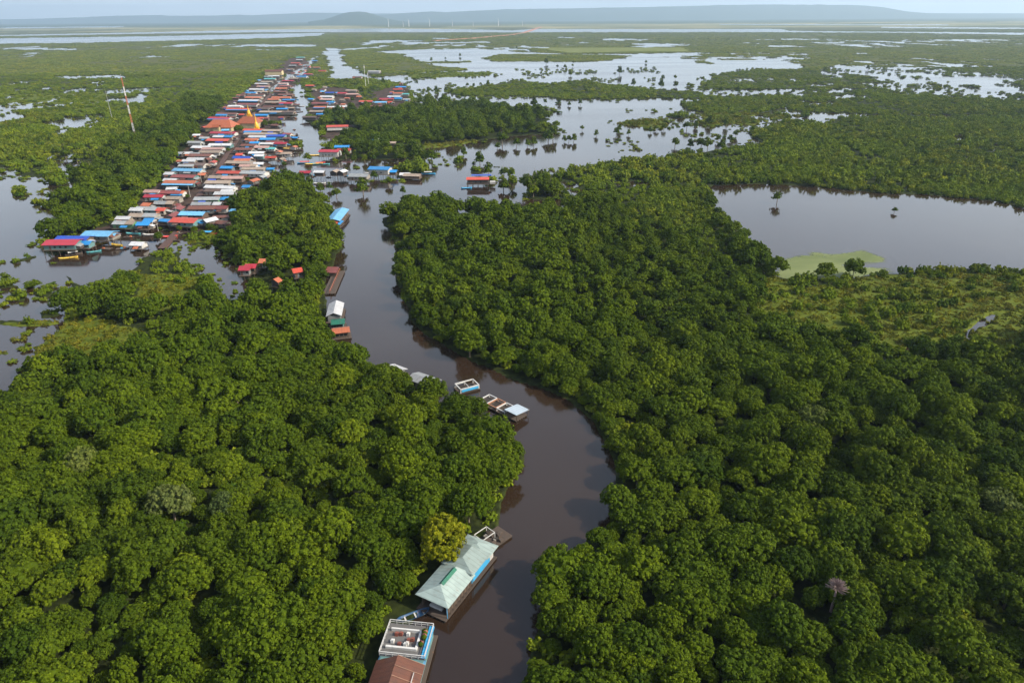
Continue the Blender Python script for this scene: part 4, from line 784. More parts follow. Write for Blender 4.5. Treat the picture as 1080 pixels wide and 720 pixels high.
# --- timber dock upstream of the green house
a, rz, Ld = frame_from((508, 578), (534, 560), .6)
root = empty('timber_dock', (a[0], a[1], 0), rz); pontoon(root, 0, Ld, -2.0, 2.8, .6, 7); clear(a[0] + 2, a[1] + 2, 6); clear(a[0] + 6, a[1] + 4, 5)
def frame_box(x0, x1, y0, y1, z0, z1, mat, name, r=.1):
    b = MB()
    for (xa, ya) in ((x0, y0), (x1, y0), (x1, y1), (x0, y1)): b.bar((xa, ya, z0), (xa, ya, z1), r, n=4)
    for (p_, q_) in (((x0, y0), (x1, y0)), ((x1, y0), (x1, y1)), ((x1, y1), (x0, y1)), ((x0, y1), (x0, y0))): b.bar((*p_, z1), (*q_, z1), r * 1.2, n=4)
    return b.build(name, mat, root)
frame_box(.5, Ld * .55, .2, 3.0, .6, 2.4, WHITE, 'white_frame', .09)
for i in range(16):
    b = MB(); x_, y_ = random.uniform(1, Ld - 1), random.uniform(-2, 2.6); b.box(x_ - .4, x_ + .5, y_ - .3, y_ + .35, .6, random.uniform(.9, 1.4)); b.build('crate', random.choice([TIMBER, wallm('pale'), BLACKW]), root)
b = MB(); b.lathe([(.3, .6), (.33, .8), (.33, 1.3), (.28, 1.45)], 10, 1.0, -1.9); b.build('blue_barrel', paint('blue_plastic', (.02, .3, .55), .05, .4), root)
tag(root, 'dark timber dock with a white frame and blue barrel above the pale green house', 'dock')
# --- floating cage row with grey awning at the bend
a, rz, Lc = frame_from((549, 438), (518, 423), 1.2)
root = empty('fish_cage_raft', (a[0], a[1], 0), rz); pontoon(root, -.5, 16.2, -2.6, 2.6, .6, 6)
for i in range(8): clear(a[0] + math.cos(rz) * i * 3, a[1] + math.sin(rz) * i * 3, 5.0)
OR = paint('orange_timber', (.42, .20, .11), .3, .7)
for i in range(3):
    x_ = 4.5 + i * 3.8; frame_box(x_, x_ + 3.4, -2.2, 2.2, .6, 1.5, WHITE if i % 2 == 0 else OR, 'cage_frame', .16)
    MB().box(x_ + .3, x_ + 3.1, -1.9, 1.9, .61, .75).build('cage_net', BLACKW, root)
MB().slab([(-1.0, -2.9, 2.4), (4, -2.9, 2.4), (4, 2.9, 3.0), (-1.0, 2.9, 3.0)], .1).build('awning', roofm('lightblue') if False else paint('awning_sheet', (.34, .40, .45), .3, .4, 4), root)
for sx in (-.8, 3.8):
    for sy in (-2.6, 2.6): MB().bar((sx, sy, .5), (sx, sy, 2.6), .1, n=5).build('awning_post', TIMBER, root)
tag(root, 'row of open fish cages with orange frames and a grey blue awning at the bend', 'fish farm')
# --- small white framed raft
a, rz, Lc = frame_from((483, 409), (502, 404), 1.5)
root = empty('white_cage_raft', (a[0], a[1], 0), rz); pontoon(root, -.5, Lc + .5, -2.4, 2.6, .6, 6); clear(a[0] + 3, a[1], 4.2); clear(a[0] + 6, a[1] + 1, 4)
frame_box(0, Lc, -2.1, 2.3, .6, 1.9, WHITE, 'raft_frame', .2); frame_box(.2, Lc * .5, -1.9, 2.1, .6, 1.7, WHITE, 'inner_frame', .12)
MB().box(.5, Lc - .5, -1.8, 2.0, .61, .8).build('raft_net', BLACKW, root); MB().box(.3, Lc - .2, -2.35, -2.12, .9, 1.7).build('blue_board', BLUEP, root)
tag(root, 'small white framed cage raft with a blue side above the bend', 'raft')
# --- grey roofed houseboats left of it
def simple_houseboat(pa, pb, Wd, zr, rise, roof, wall, name, label, cat='houseboat', extra=None):
    a, rz, L = frame_from(pa, pb, zr); root = empty(name, (a[0], a[1], 0), rz); pontoon(root, -.6, L + .6, -Wd / 2 - .6, Wd / 2 + .6, .5, 6)
    k = max(2, int(L / 3))
    for i in range(k + 1): clear(a[0] + math.cos(rz) * L * i / k, a[1] + math.sin(rz) * L * i / k, Wd * .42 + .2)
    MB().box(.4, L - .4, -Wd / 2 + .4, Wd / 2 - .4, .5, zr).build('wall', wallm(wall), root)
    MB().gable(0, L, -Wd / 2, Wd / 2, zr, rise, over=.3).build('roof', roofm(roof), root)
    for i in range(3):
        w_ = link('window', WIN, root); w_.location = (L * (.25 + .25 * i), -Wd / 2 + .37, 1.2)
    if extra: extra(root, L, Wd, zr)
    return tag(root, label, cat)
simple_houseboat((436, 396), (459, 404), 5.5, 3.0, .9, 'grey', 'white', 'grey_houseboat', 'grey roofed houseboat with a white edge half hidden behind bank trees')
simple_houseboat((412, 386), (425, 391), 3.5, 2.2, .6, 'white', 'grey', 'white_houseboat', 'small pale roofed houseboat peeping over trees upstream of the grey one')
simple_houseboat((352, 333), (355, 320), 5.6, 3.2, 1.4, 'white', 'grey', 'white_houseboat', 'white gabled houseboat above the green roofed one on the left bank')
simple_houseboat((350, 339.5), (363, 338.5), 5.0, 2.6, .6, 'green', 'teal', 'green_houseboat', 'green roofed houseboat between the white gable and the orange roof')
simple_houseboat((351, 349), (368, 347), 5.0, 2.8, .9, 'orange', 'wood', 'orange_houseboat', 'orange roofed houseboat at the tip of the left bank')
simple_houseboat((351, 233), (361, 221), 8, 3.6, 1.3, 'lightblue', 'wood', 'blue_houseboat', 'light blue ribbed roof houseboat at the river mouth')
simple_houseboat((349, 241), (353, 231), 5, 2.8, .8, 'red', 'wood', 'red_houseboat', 'red roofed houseboat just below the light blue one')
simple_houseboat((355, 237), (359, 233), 3.4, 2.2, .5, 'blue', 'wood', 'small_houseboat', 'tiny bright blue roofed houseboat beside the red one')
# long brown jetty with red rails
a, rz, Lj = frame_from((345, 309), (356, 285), 1)
root = empty('brown_jetty', (a[0], a[1], 0), rz); pontoon(root, 0, Lj, -3.5, 2, .7, 6)
for i in range(7): clear(a[0] + math.cos(rz) * Lj * i / 6, a[1] + math.sin(rz) * Lj * i / 6, 4.5)
b = MB()
for i in range(11): b.bar((Lj * i / 10, -1.2, .7), (Lj * i / 10, -1.2, 2.0), .1, n=4)
b.bar((0, -1.2, 2), (Lj, -1.2, 2), .14, n=4); b.build('railing', paint('red_brown_paint', (.30, .09, .05), .3, .7), root)
MB().slab([(Lj * .72, -1, 2.6), (Lj, -1, 2.6), (Lj, 4.5, 3.0), (Lj * .72, 4.5, 3.0)], .1).build('shed_roof', roofm('darkred'), root)
MB().box(Lj * .75, Lj * .97, -.6, 4.1, .7, 2.55).build('shed_wall', wallm('wood'), root)
tag(root, 'long reddish brown timber jetty with a shed on the left bank', 'jetty')

# boats in the village
BC = dict(blue=BLUEP, yellow=paint('yellow_paint', (.55, .36, .05), .2, .5), red=paint('red_paint', (.5, .05, .04), .2, .5), white=WHITE, wood=TIMBER, teal=paint('teal_paint', (.08, .3, .32), .2, .5))
for (px, py, lm, rz, c, cp, lab) in [
    (313, 142, 11, 1.9, 'wood', None, 'narrow wooden motorboat running mid river past the village'),
    (332, 163.5, 14, .1, 'yellow', None, 'yellow boat by the tree standing in the river'), (322, 172, 14, .05, 'blue', 'red', 'red canopied blue boat left of the river tree foot'), (331, 172.5, 15, .25, 'yellow', None, 'long yellow boat just below the river tree'), (339, 173, 14, .1, 'teal', 'red', 'teal boat with a red canopy beside the white walled house'),
    (296, 155.5, 12, .3, 'yellow', None, 'yellow boat moored off the village waterfront'), (303, 158, 11, -.3, 'wood', 'yellow', 'wooden boat with yellow canopy at the waterfront tip'), (305, 152, 12, .1, 'wood', None, 'plain brown boat at the waterfront'), (300, 161, 10, .2, 'wood', None, 'brown boat nearest on the waterfront'), (315, 158, 9, 0, 'wood', 'white', 'small boat with white canopy out in the river bend'),
    (290, 164, 12, .3, 'teal', None, 'pale teal boat at the muddy landing'), (284, 165, 12, .5, 'yellow', None, 'pale yellow boat at the muddy landing'), (72, 271.5, 9, .4, 'yellow', None, 'cream and yellow boat beside the first crimson house'), (78, 268, 8, .6, 'wood', 'white', 'boat with a white canopy beside the first crimson house'), (99, 265, 7, .5, 'teal', None, 'small teal boat below the light blue house'),
    (218, 246.5, 13, -.05, 'red', 'blue', 'red boat with a blue canopy beneath the red roofed house'), (337, 193, 9, .2, 'white', None, 'white boat under the blue and white roofed house'), (452, 183, 11, 0, 'blue', 'white', 'blue boat with a white canopy at the last island house'), (492, 198, 8, .2, 'blue', None, 'blue boat beside the lone red and blue house'), (368, 185, 8, .1, 'blue', None, 'blue boat moored by the wide grey roofed house'),
    (316, 118, 10, .8, 'wood', None, 'dark boat in the narrows between village and island'), (311, 105, 11, .2, 'blue', 'crimson' and None, 'blue boat moored at the upper narrows')]:
    boat(px, py, lm, rz, (BC[c], TIMBER), 'river_boat', lab, BC.get(cp) if cp else None, 'boats moored along the village')

g = random.Random(12)
for (x_, y_) in [(88, 264), (112, 262), (122, 258), (128, 262), (136, 250), (142, 246), (158, 247), (165, 252), (176, 249), (182, 253), (188, 246), (108, 256), (54, 258), (60, 262), (298, 163), (308, 155), (302, 149), (296, 146), (311, 137), (318, 131), (313, 125), (318, 112), (330, 186), (346, 187), (375, 189), (390, 182), (345, 163), (350, 168), (358, 167)]:
    x_ += g.uniform(-1.5, 1.5); a_ = g.uniform(-.5, .9)
    if g.random() < .45:
        c_ = g.choice(list(BC)); boat(x_, y_, g.uniform(6, 10), a_, (BC[c_], TIMBER), 'river_boat', 'small %s boat moored by the stilt houses, %s' % (dict(wood='brown').get(c_, c_), place(x_, y_)), None, 'boats moored along the village')
    else:
        p_ = at(x_, y_, .3); rt = empty('plank_raft', (p_[0], p_[1], 0), a_); lw, ww = g.uniform(3, 6.5), g.uniform(2, 3.6)
        for k in range(4): MB().bar((-lw / 2, -ww / 2 + ww * (k + .5) / 4, .12), (lw / 2, -ww / 2 + ww * (k + .5) / 4, .12), .16, n=5).build('float_log', BLACKW, rt)
        MB().box(-lw / 2, lw / 2, -ww / 2, ww / 2, .28, .38).build('deck', TIMBER, rt)
        for k in range(g.randint(1, 3)): bx, by = g.uniform(-.35, .25) * lw, g.uniform(-.3, .1) * ww; MB().box(bx, bx + g.uniform(.5, 1.3), by, by + g.uniform(.5, 1), .38, g.uniform(.8, 1.5)).build('crate', g.choice([wallm('pale'), BLUEP, wallm('wood'), roofm('orange'), WHITE]), rt)
        tag(rt, 'plank raft with crates floating beside the houses, ' + place(x_, y_), 'raft', 'plank rafts around the village')

# masts
def lattice_mast(px, py, H_, name, label, cols=(STEELR, STEELW), wdt=.85, segs=7):
    p = at(px, py, 0); root = empty(name, (p[0], p[1], 0), 0)
    for s_ in range(segs):
        z0, z1 = H_ * s_ / segs, H_ * (s_ + 1) / segs; b = MB(); c0 = [(math.cos(a) * wdt * (1 - .6 * z0 / H_), math.sin(a) * wdt * (1 - .6 * z0 / H_), z0) for a in (0, 2.09, 4.19)]; c1 = [(math.cos(a) * wdt * (1 - .6 * z1 / H_), math.sin(a) * wdt * (1 - .6 * z1 / H_), z1) for a in (0, 2.09, 4.19)]
        for i in range(3):
            b.bar(c0[i], c1[i], .17, n=4)
            for k in range(3):
                t0, t1 = k / 3, (k + 1) / 3; b.bar(Vector(c0[i]).lerp(Vector(c1[i]), t0), Vector(c0[(i + 1) % 3]).lerp(Vector(c1[(i + 1) % 3]), t1), .09, n=3)
        b.build('mast_section', cols[s_ % 2], root)
    MB().bar((0, 0, H_), (0, 0, H_ + 3), .12, n=4).build('antenna', cols[1], root)
    return tag(root, label, 'radio mast')
lattice_mast(143.5, 148, 59, 'lattice_mast', 'tall red and white lattice mast rising from the trees left of the village')
lattice_mast(119, 128, 34, 'grey_mast', 'slim faint grey mast behind the trees left of the red and white one', (paint('galvanised', (.25, .26, .25), .2, .4),) * 2, .22, 4)
def pole_mast(px, py, H_, label):
    p = at(px, py, 0); root = empty('pole_mast', (p[0], p[1], 0)); MB().bar((0, 0, 0), (0, 0, H_), .42, .28, 6).build('pole', STEELW, root); MB().box(-.7, .7, -.5, .5, H_ - 4, H_ - 1).build('antenna_panel', STEELW, root)
    MB().bar((0, 0, H_), (0, 0, H_ + 2.5), .2, n=4).build('tip_rod', STEELW, root); return tag(root, label, 'mast')
pole_mast(386, 93, 36, 'taller thin white mast standing in the water by the island hamlet'); pole_mast(388.8, 91, 22, 'shorter thin white mast just right of the taller one')
# stupas
def stupa(px, py, H_, label):
    p = at(px, py, 0); root = empty('golden_stupa', (p[0], p[1], 0))
    MB().box(-3, 3, -3, 3, 0, H_ * .15).box(-2.3, 2.3, -2.3, 2.3, H_ * .15, H_ * .25).build('base', GOLD, root)
    MB().lathe([(2.1, H_ * .25), (2.2, H_ * .33), (1.7, H_ * .45), (.9, H_ * .52), (.7, H_ * .6)], 12).build('bell', GOLD, root)
    MB().lathe([(.7, H_ * .6), (.8, H_ * .62), (.5, H_ * .7), (.55, H_ * .72), (.3, H_ * .85), (.05, H_)], 10).build('spire', GOLD, root)
    return tag(root, label, 'stupa')
stupa(263, 124, 16, 'slender golden stupa behind the orange pagoda hall'); stupa(271.5, 139.5, 20, 'golden stupa in front of the orange pagoda hall beside the round tree')
# far wind turbines
tb = None
for i, (px, ht) in enumerate([(409.5, 1.0), (425, .6), (431, .95), (453, 1.0), (477, .75), (499, .5), (525.5, 1.0), (551, .6)]):
    hy_ = 23.6 - (px - 400) * .0045; p = at(px, hy_ - .3, 0); p = p * (9500 / p[1]); 
    H_ = 60 * ht + 20
    if tb is None:
        tb = empty('wind_turbine', (p[0], p[1], 0)); MB().bar((0, 0, 0), (0, 0, 1), .055, .03, 6).build('tower', STEELW, tb); MB().box(-.03, .03, -.08, .05, .98, 1.04).build('nacelle', STEELW, tb)
        for k in range(3):
            a_ = .5 + k * 2.094; MB().slab([(0, -.085, 1.01), (.03, -.085, 1.01 + .02), (math.cos(a_) * .45, -.085, 1.01 + math.sin(a_) * .45)], .02).build('blade', STEELW, tb)
        c = tb
    else: c = copy_tree(tb); c.location = (p[0], p[1], 0)
    c.scale = (H_, H_, H_)
    tag(c, 'distant white %s wind turbine on the horizon, %s percent across the photo' % ('tall' if ht > .9 else 'short', word(px / 10.8)), 'wind turbine', 'wind turbines on the horizon')
# clay road causeway
rp = [(457, 43.0), (470, 42.2), (487, 41.0), (500, 40.2), (512, 39.2), (525, 37.8), (540, 36.6), (552, 34.6), (558, 32.6), (564, 30.6), (570, 28.6)]
pts = [at(x, y, 2.5) for x, y in rp]; vs = []
for i, p in enumerate(pts):
    d = pts[min(i + 1, len(pts) - 1)] - pts[max(i - 1, 0)]; d = d / np.hypot(d[0], d[1]); nn = np.array([-d[1], d[0], 0]) * 13
    vs += [p + nn * 1.5 + [0, 0, -3.4], p + nn, p - nn, p - nn * 1.5 + [0, 0, -3.4]]
tag(MB().add(vs, [(4 * i + j, 4 * i + j + 1, 4 * i + j + 5, 4 * i + j + 4) for i in range(len(pts) - 1) for j in range(3)]).build('causeway_road', CLAY), kind='structure')
# village street
vs = []
sp = [(170, 262), (190, 240), (203, 215), (222, 190), (238, 165), (252, 145), (262, 128), (275, 110), (290, 95), (300, 82)]
for i, (x, y) in enumerate(sp):
    p = at(x, y, .7); vs += [p - [2.0, 0, 0], p + [2.0, 0, 0], p + [2.2, 0, -1.5], p - [2.2, 0, 1.5]]
tag(MB().add(vs, [f_ for i in range(len(sp) - 1) for f_ in ((4 * i, 4 * i + 1, 4 * i + 5, 4 * i + 4), (4 * i + 1, 4 * i + 2, 4 * i + 6, 4 * i + 5), (4 * i + 3, 4 * i, 4 * i + 4, 4 * i + 7))]).build('village_street', paint('red_mud', (.085, .045, .035), .4, .9)), kind='structure')
# street poles
plm = MB().bar((0, 0, 0), (0, 0, 8.5), .16, .1, 6).mesh('pole', paint('concrete', (.4, .38, .34), .2, .8)); cam_ = MB().box(-1, 1, -.07, .07, 7.6, 7.75).mesh('crossarm', TIMBER)
for i in range(12):
    t = i / 11; x = 178 + (295 - 178) * t ** .8; y = np.interp(x, [s_[0] for s_ in sp], [s_[1] for s_ in sp]); p = at(x, y, 0); root = empty('utility_pole', (p[0] - 4.5, p[1], 0), 0)
    link('pole', plm, root); link('crossarm', cam_, root); X, Y = proj((p[0] - 4.5, p[1], 6))
    tag(root, 'slim concrete utility pole on the village street, %s' % place(X, Y), 'utility pole', 'utility poles along the village street')

# sight lines: trees in front of these stand lower or further aside in the photograph
for (x_, y_, r_) in [(519, 425, 4), (526, 428, 5), (534, 432, 5), (543, 436, 5), (352, 341, 6), (360, 340, 6), (353, 351, 6), (363, 350, 6), (259, 283, 7), (266, 282, 7), (278, 277, 5), (313, 287, 6), (291, 297, 5), (357, 328, 5), (353, 312, 4), (352, 236, 4)]:
    p_ = at(x_, y_, 3.0); v_ = p_[:2] / np.hypot(*p_[:2])
    for t_ in ((0, 6, 12, 17) if y_ < 300 and x_ < 330 else (0, 5, 9)): clear(p_[0] - v_[0] * t_, p_[1] - v_[1] * t_, (r_ if x_ < 330 else r_ - 1.2) * (1 - t_ * .02))
yq = at(468, 571, 6); clear(yq[0], yq[1], 3.6); dq = at(881, 626, 6); clear(dq[0], dq[1], 2.6); clear(dq[0] * .97, dq[1] * .97, 1.8)
# ================================================================== forest
xs, ys = grid_pts(55, 1050, 5.1, .92, 1)
px, py = proj(np.stack([xs, ys, 0 * xs], -1))
k = (px > -260) & (px < 1340) & (py < 900); xs, ys = xs[k], ys[k]
# keep trees whose crown fits on land
sc = .5 + .95 * RNG.random(len(xs)) ** 1.5 + (fbm(xs / 40, ys / 40, 61) - .5) * .7; sc = np.clip(sc * .9, .42, 1.35)
L0 = sample_land(xs, ys) > .6
for a_ in np.linspace(0, 2 * math.pi, 6, endpoint=False): L0 &= sample_land(xs + math.cos(a_) * 1.0, ys + math.sin(a_) * 1.0) > .4
md_, br_, ta_ = zones(xs, ys)
kk = L0 & ta_ & ~md_ & ~br_ & keep(xs, ys, .5) & (ys < 1050)
kk &= (RNG.random(len(xs)) < np.interp(ys, [330, 460, 1050], [1, .5, .38]))
fx, fy, fs = xs[kk], ys[kk], sc[kk] * np.interp(ys[kk], [300, 520, 1050], [.84, 1.3, 1.6])
far_fade = np.clip((fy - 300) / 300, 0, 1); fs = fs * (1 - .25 * far_fade)
rgt = (fx > fy * .12) & (fy > 230); fs = np.where(rgt, fs * (1 - .30 * np.clip((fy - 230) / 150, 0, 1)), fs)
frot = RNG.uniform(0, 6.28, len(fx)); fi = RNG.integers(0, 8, len(fx)); hz_ = .62 + .45 * fbm(fx / 30, fy / 30, 67) + .38 * RNG.random(len(fx))
FX, FY = proj(np.stack([fx, fy, 6 * fs], -1)); dist = np.sqrt(fx ** 2 + fy ** 2 + H0 ** 2)
inf = (FX > 12) & (FX < 1068) & (FY > 40) & (FY < 712)
score = np.where(inf, fs / dist, -1); order = np.argsort(-score); ind = order[:270]; rest = np.setdiff1d(np.arange(len(fx)), ind)
TR = [trunk_mb(4.5, .3, 2.6, 6, i).mesh('tree_trunk', M['bark']) for i in range(3)]
ym = {}
def variant(me, mat):
    k_ = (me.name, mat)
    if k_ not in ym: c_ = me.copy(); c_.materials[0] = M[mat]; ym[k_] = c_
    return ym[k_]
specials = []
for tx, ty, mt in [(472, 562, 'leaf_yellow'), (190, 518, 'leaf_grey'), (243, 545, 'leaf_grey'), (850, 440, 'leaf_grey'), (1070, 545, 'leaf_grey'), (75, 470, 'leaf_grey')]:
    j = ind[np.argmin((FX[ind] - tx) ** 2 + (FY[ind] - ty) ** 2)]; specials.append((j, mt))
spd = dict(specials)
used = {}
for j in ind:
    me = NEAR[fi[j]]; mt = spd.get(j)
    if mt == 'leaf_yellow': fs[j] = 1.05; fx[j], fy[j] = yq[:2]; hz_[j] = 1.15
    if mt: me = variant(me, mt)
    o = empty('forest_tree', (fx[j], fy[j], .1), frot[j]); s_ = float(fs[j]); o.scale = (s_, s_, s_ * float(hz_[j]))
    link('crown', me, o); link('trunk', TR[j % 3], o)
    bank = 'left' if FX[j] < np.interp(FY[j], [215, 300, 400, 470, 560, 720], [370, 360, 480, 590, 560, 500]) else 'right'
    size = 'broad' if s_ > 1.02 else ('small' if s_ < .75 else 'round'); tone = {'leaf_yellow': 'yellowing', 'leaf_grey': 'pale greyish'}.get(mt, 'green')
    if FY[j] < 700 and mt is None and hz_[j] > 1.05: tone = 'tall green'
    loc = place(FX[j], FY[j])
    lab = '%s %s tree in the %s bank forest, %s' % (size, tone, bank, loc)
    for alt in ('lower', 'taller', 'neighbouring', 'narrow'):
        if lab in used: lab = '%s %s %s bank forest tree, %s' % (alt, tone.replace('tall ', ''), bank, loc)
    used[lab] = 1; tag(o, lab, 'tree', 'near forest trees on the %s bank' % bank)
nr_ = rest[dist[rest] < 265]; mr_ = rest[dist[rest] >= 265]
def S3(s, z):
    e = RNG.uniform(-.14, .14, len(s)); return np.stack([s * (1 + e), s * (1 - e), s * z], -1)
allp = np.stack([fx, fy, 0 * fx + .1], -1)
isn = np.isin(rest, nr_)
stuff_gn('forest', allp[rest], frot[rest], S3(fs[rest], hz_[rest]), np.where(isn, fi[rest], fi[rest] + 8), NEAR + MIDT, 'dense flooded forest canopy of rounded green crowns on both banks', 'forest')
# undergrowth between the trunks, so that gaps look into leaves and dark water, not onto bare ground
xs, ys = grid_pts(60, 480, 5.5, .9, 2); md_, br_, ta_ = zones(xs, ys); k = (sample_land(xs, ys) > .8) & ta_ & ~br_ & ~md_ & keep(xs, ys, 1.5)
k &= RNG.random(len(xs)) < .55
u = np.stack([xs[k], ys[k], 0 * xs[k]], -1); ss = RNG.uniform(.7, 1.3, len(u))
stuff_gn('undergrowth', u, RNG.uniform(0, 6.28, len(u)), S3(ss, ss * 0 + 1.0), RNG.integers(0, 6, len(u)), SHR, 'low bushes filling the gaps beneath the forest crowns', 'undergrowth')
# scrub: everything on land that is not tall forest, to 1500 m
P_, Rz_, S_, I_ = [], [], [], []
for (y0, y1, st_, smin, smax) in ((200, 480, 4.2, .55, 1.15), (480, 800, 6.6, .8, 1.9), (800, 1150, 7.0, .7, 1.7), (1150, 1650, 10, .9, 2.1)):
    xs, ys = grid_pts(y0, y1, st_, .86, int(y0)); md_, br_, ta_ = zones(xs, ys); lk = sample_land(xs, ys) > .62
    k = lk & ~md_ & keep(xs, ys, .5) & (~ta_ | (ys > 1050)) & (~br_ | (RNG.random(len(xs)) < np.where(xs < 0, .62, .26)))
    dn = fbm(xs / 60, ys / 120, 77); k &= (dn > .34) | (RNG.random(len(xs)) < .45)
    m_ = k.sum(); s0 = RNG.uniform(smin, smax, m_) * (.7 + .6 * fbm(xs[k] / 50, ys[k] / 50, 83)); s0 = np.where(ta_[k] & (ys[k] > 1050), s0 * 1.5, s0)
    P_.append(np.stack([xs[k], ys[k], 0 * xs[k] + .1], -1)); Rz_.append(RNG.uniform(0, 6.28, m_)); zf = np.interp(ys[k], [400, 800, 1150, 1600], [1.2, 1.0, .6, .42]); S_.append(S3(s0, RNG.uniform(.75, 1.35, m_) * zf)); I_.append(RNG.integers(0, 6, m_))
# half drowned bushes off the shores
for (y0, y1, st_, off) in ((190, 480, 4.5, 6), (480, 900, 6.5, 12), (900, 1700, 11, 26)):
    xs, ys = grid_pts(y0, y1, st_, .84, 33 + int(y0)); w_ = sample_land(xs, ys) < .3
    nl_ = np.zeros(len(xs)); 
    for a_ in np.linspace(0, 2 * math.pi, 8, endpoint=False): nl_ += sample_land(xs + math.cos(a_) * off, ys + math.sin(a_) * off * 1.6) > .5
    px, py = proj(np.stack([xs, ys, 0 * xs], -1)); spz = np.zeros(len(xs), bool)
    for q_ in ([(425, 88), (560, 84), (640, 92), (700, 106), (560, 112), (440, 124)], [(330, 165), (470, 160), (470, 190), (340, 206)], [(640, 132), (735, 116), (835, 124), (800, 158), (640, 162)], [(555, 190), (640, 190), (620, 210), (555, 214)], [(860, 74), (960, 64), (1085, 76), (1085, 106), (860, 100)], [(640, 108), (740, 104), (740, 126), (640, 130)], [(520, 66), (700, 64), (690, 96), (560, 84)], [(0, 300), (66, 318), (66, 345), (0, 400)], [(370, 84), (430, 86), (440, 124), (390, 126)], [(380, 52), (540, 54), (520, 70), (400, 72)]): spz |= inpoly(px, py, q_)
    cl = fbm(xs / (st_ * 5), ys / (st_ * 9), 131, 3)
    rv_ = (px > 352) & (px < 660) & (py > 215) | ((px > 750) & (py > 190)) | ((px > 290) & (px < 350) & (py > 85) & (py < 190)) | ((px > 335) & (px < 380) & (py < 90))
    k = w_ & keep(xs, ys, .5) & ~rv_ & (((nl_ > 0) & (cl > .50) & (RNG.random(len(xs)) < .5)) | (spz & (cl > .57) & (RNG.random(len(xs)) < .3)))
    m_ = k.sum(); s0 = RNG.uniform(.35, 1.0, m_) * (st_ / 5.2) ** .8
    P_.append(np.stack([xs[k], ys[k], 0 * xs[k] - .1], -1)); Rz_.append(RNG.uniform(0, 6.28, m_)); S_.append(S3(s0, RNG.uniform(.35, .9, m_))); I_.append(RNG.integers(0, 6, m_))
stuff_gn('scrub', np.vstack(P_), np.concatenate(Rz_), np.vstack(S_), np.concatenate(I_), SHR, 'mid green bushy scrub covering the flooded plain between the open waters', 'scrub')
P_, Rz_, S_ = [], [], []
for (y0, y1, st_) in ((150, 420, 2.6), (420, 900, 5.0)):
    xs, ys = grid_pts(y0, y1, st_, .86, 900 + int(y0)); md_, br_, ta_ = zones(xs, ys); k = br_ & (sample_land(xs, ys) > .55) & ~md_ & (RNG.random(len(xs)) < .8); m_ = k.sum()
    P_.append(np.stack([xs[k], ys[k], 0 * xs[k] + .1], -1)); Rz_.append(RNG.uniform(0, 6.28, m_)); s0 = RNG.uniform(.5, 1.15, m_) * (1 if y0 < 400 else 1.7); S_.append(S3(s0, RNG.uniform(.6, 1.3, m_)))
Pb = np.vstack(P_); stuff_gn('brush', Pb, np.concatenate(Rz_), np.vstack(S_), RNG.integers(0, 5, len(Pb)), BRU, 'yellow green low brush and reeds in the open clearings', 'brush')
# woods to 4.6 km
xs, ys = grid_pts(1600, 2900, 17, .84, 5); xs2, ys2 = grid_pts(2900, 5600, 32, .84, 6); xs, ys = np.concatenate([xs, xs2]), np.concatenate([ys, ys2])
md_, br_, ta_ = zones(xs, ys); k = (sample_land(xs, ys) > .75) & ~md_ & ~br_ & keep(xs, ys, 4) & ((fbm(xs / 160, ys / 260, 87) > .42) | (RNG.random(len(xs)) < .3)); m_ = k.sum()
s0 = RNG.uniform(.6, 1.0, m_) * (1 + np.clip((ys[k] - 2600) / 3000, 0, .5))
stuff_gn('far_woods', np.stack([xs[k], ys[k], 0 * xs[k]], -1), RNG.uniform(0, 6.28, m_), S3(s0, RNG.uniform(.7, 1.2, m_) * np.where(ta_[k], .8, .38)), RNG.integers(0, 6, m_), PAT, 'hazy low woods stretching over the plain towards the horizon', 'woods')

# trees standing alone in the water
WT = [crown_mesh('water_tree_crown', M['leaf'], 600 + i, R_=2.4, H=3.6, z0=.5, nl=9, bumps=8, leaves=8, lsz=.34) for i in range(4)]
BT = crown_mesh('water_tree_crown', M['leaf'], 650, R_=5.6, H=5, z0=1.2, nl=18, bumps=14, leaves=12, lsz=.34)
WTR = [trunk_mb(3.4, .2, 1.2, 5, 20 + i).mesh('water_tree_trunk', M['bark']) for i in range(3)]
def wtree(px, py, s, zs=1.0, lab=None, crown=None, trunk=None, big=False, mat=None, grp='trees standing in open water', stem=0.0):
    p = at(px, py, 0); o = empty('water_tree', (p[0], p[1], 0), random.uniform(0, 6.28)); o.scale = (s, s, s * zs)
    me = crown or random.choice(WT)
    if mat: me = variant(me, mat)
    c = link('crown', me, o); c.location.z = stem; t = link('trunk', trunk or random.choice(WTR), o)
    if stem > 0: t.scale.z = 1 + stem / 3.4
    X, Y = proj((p[0], p[1], 3 * s))
    o_lab = lab or '%s tree standing in open water, %s' % ('small' if s < 1.1 else 'rounded', place(X, Y))
    k_ = 0
    while o_lab in used: o_lab = o_lab.replace('rounded tree', ('taller tree', 'shorter tree', 'third tree')[min(k_, 2)]).replace('taller tree', ('taller tree', 'shorter tree', 'bushy tree')[min(k_, 2)]); k_ += 1; o_lab = o_lab if k_ < 4 else o_lab + ' again'
    used[o_lab] = 1; return tag(o, o_lab, 'tree', grp)
wtree(819, 215, 1.35, 1.0, 'lone tree on a bare trunk standing near the left of the pond', stem=1.3); wtree(943, 224.5, .75, 1.1, 'tiny dark tree alone in the middle of the pond')
wtree(870, 293.5, 1.0, .95, 'dark bushy tree beside the algae patch, left of the pair', crown=MIDT[1], stem=-1.6); wtree(899, 292.5, 1.05, 1.15, 'taller dark tree beside the algae patch, right of the pair', crown=MIDT[4], stem=-1.6)
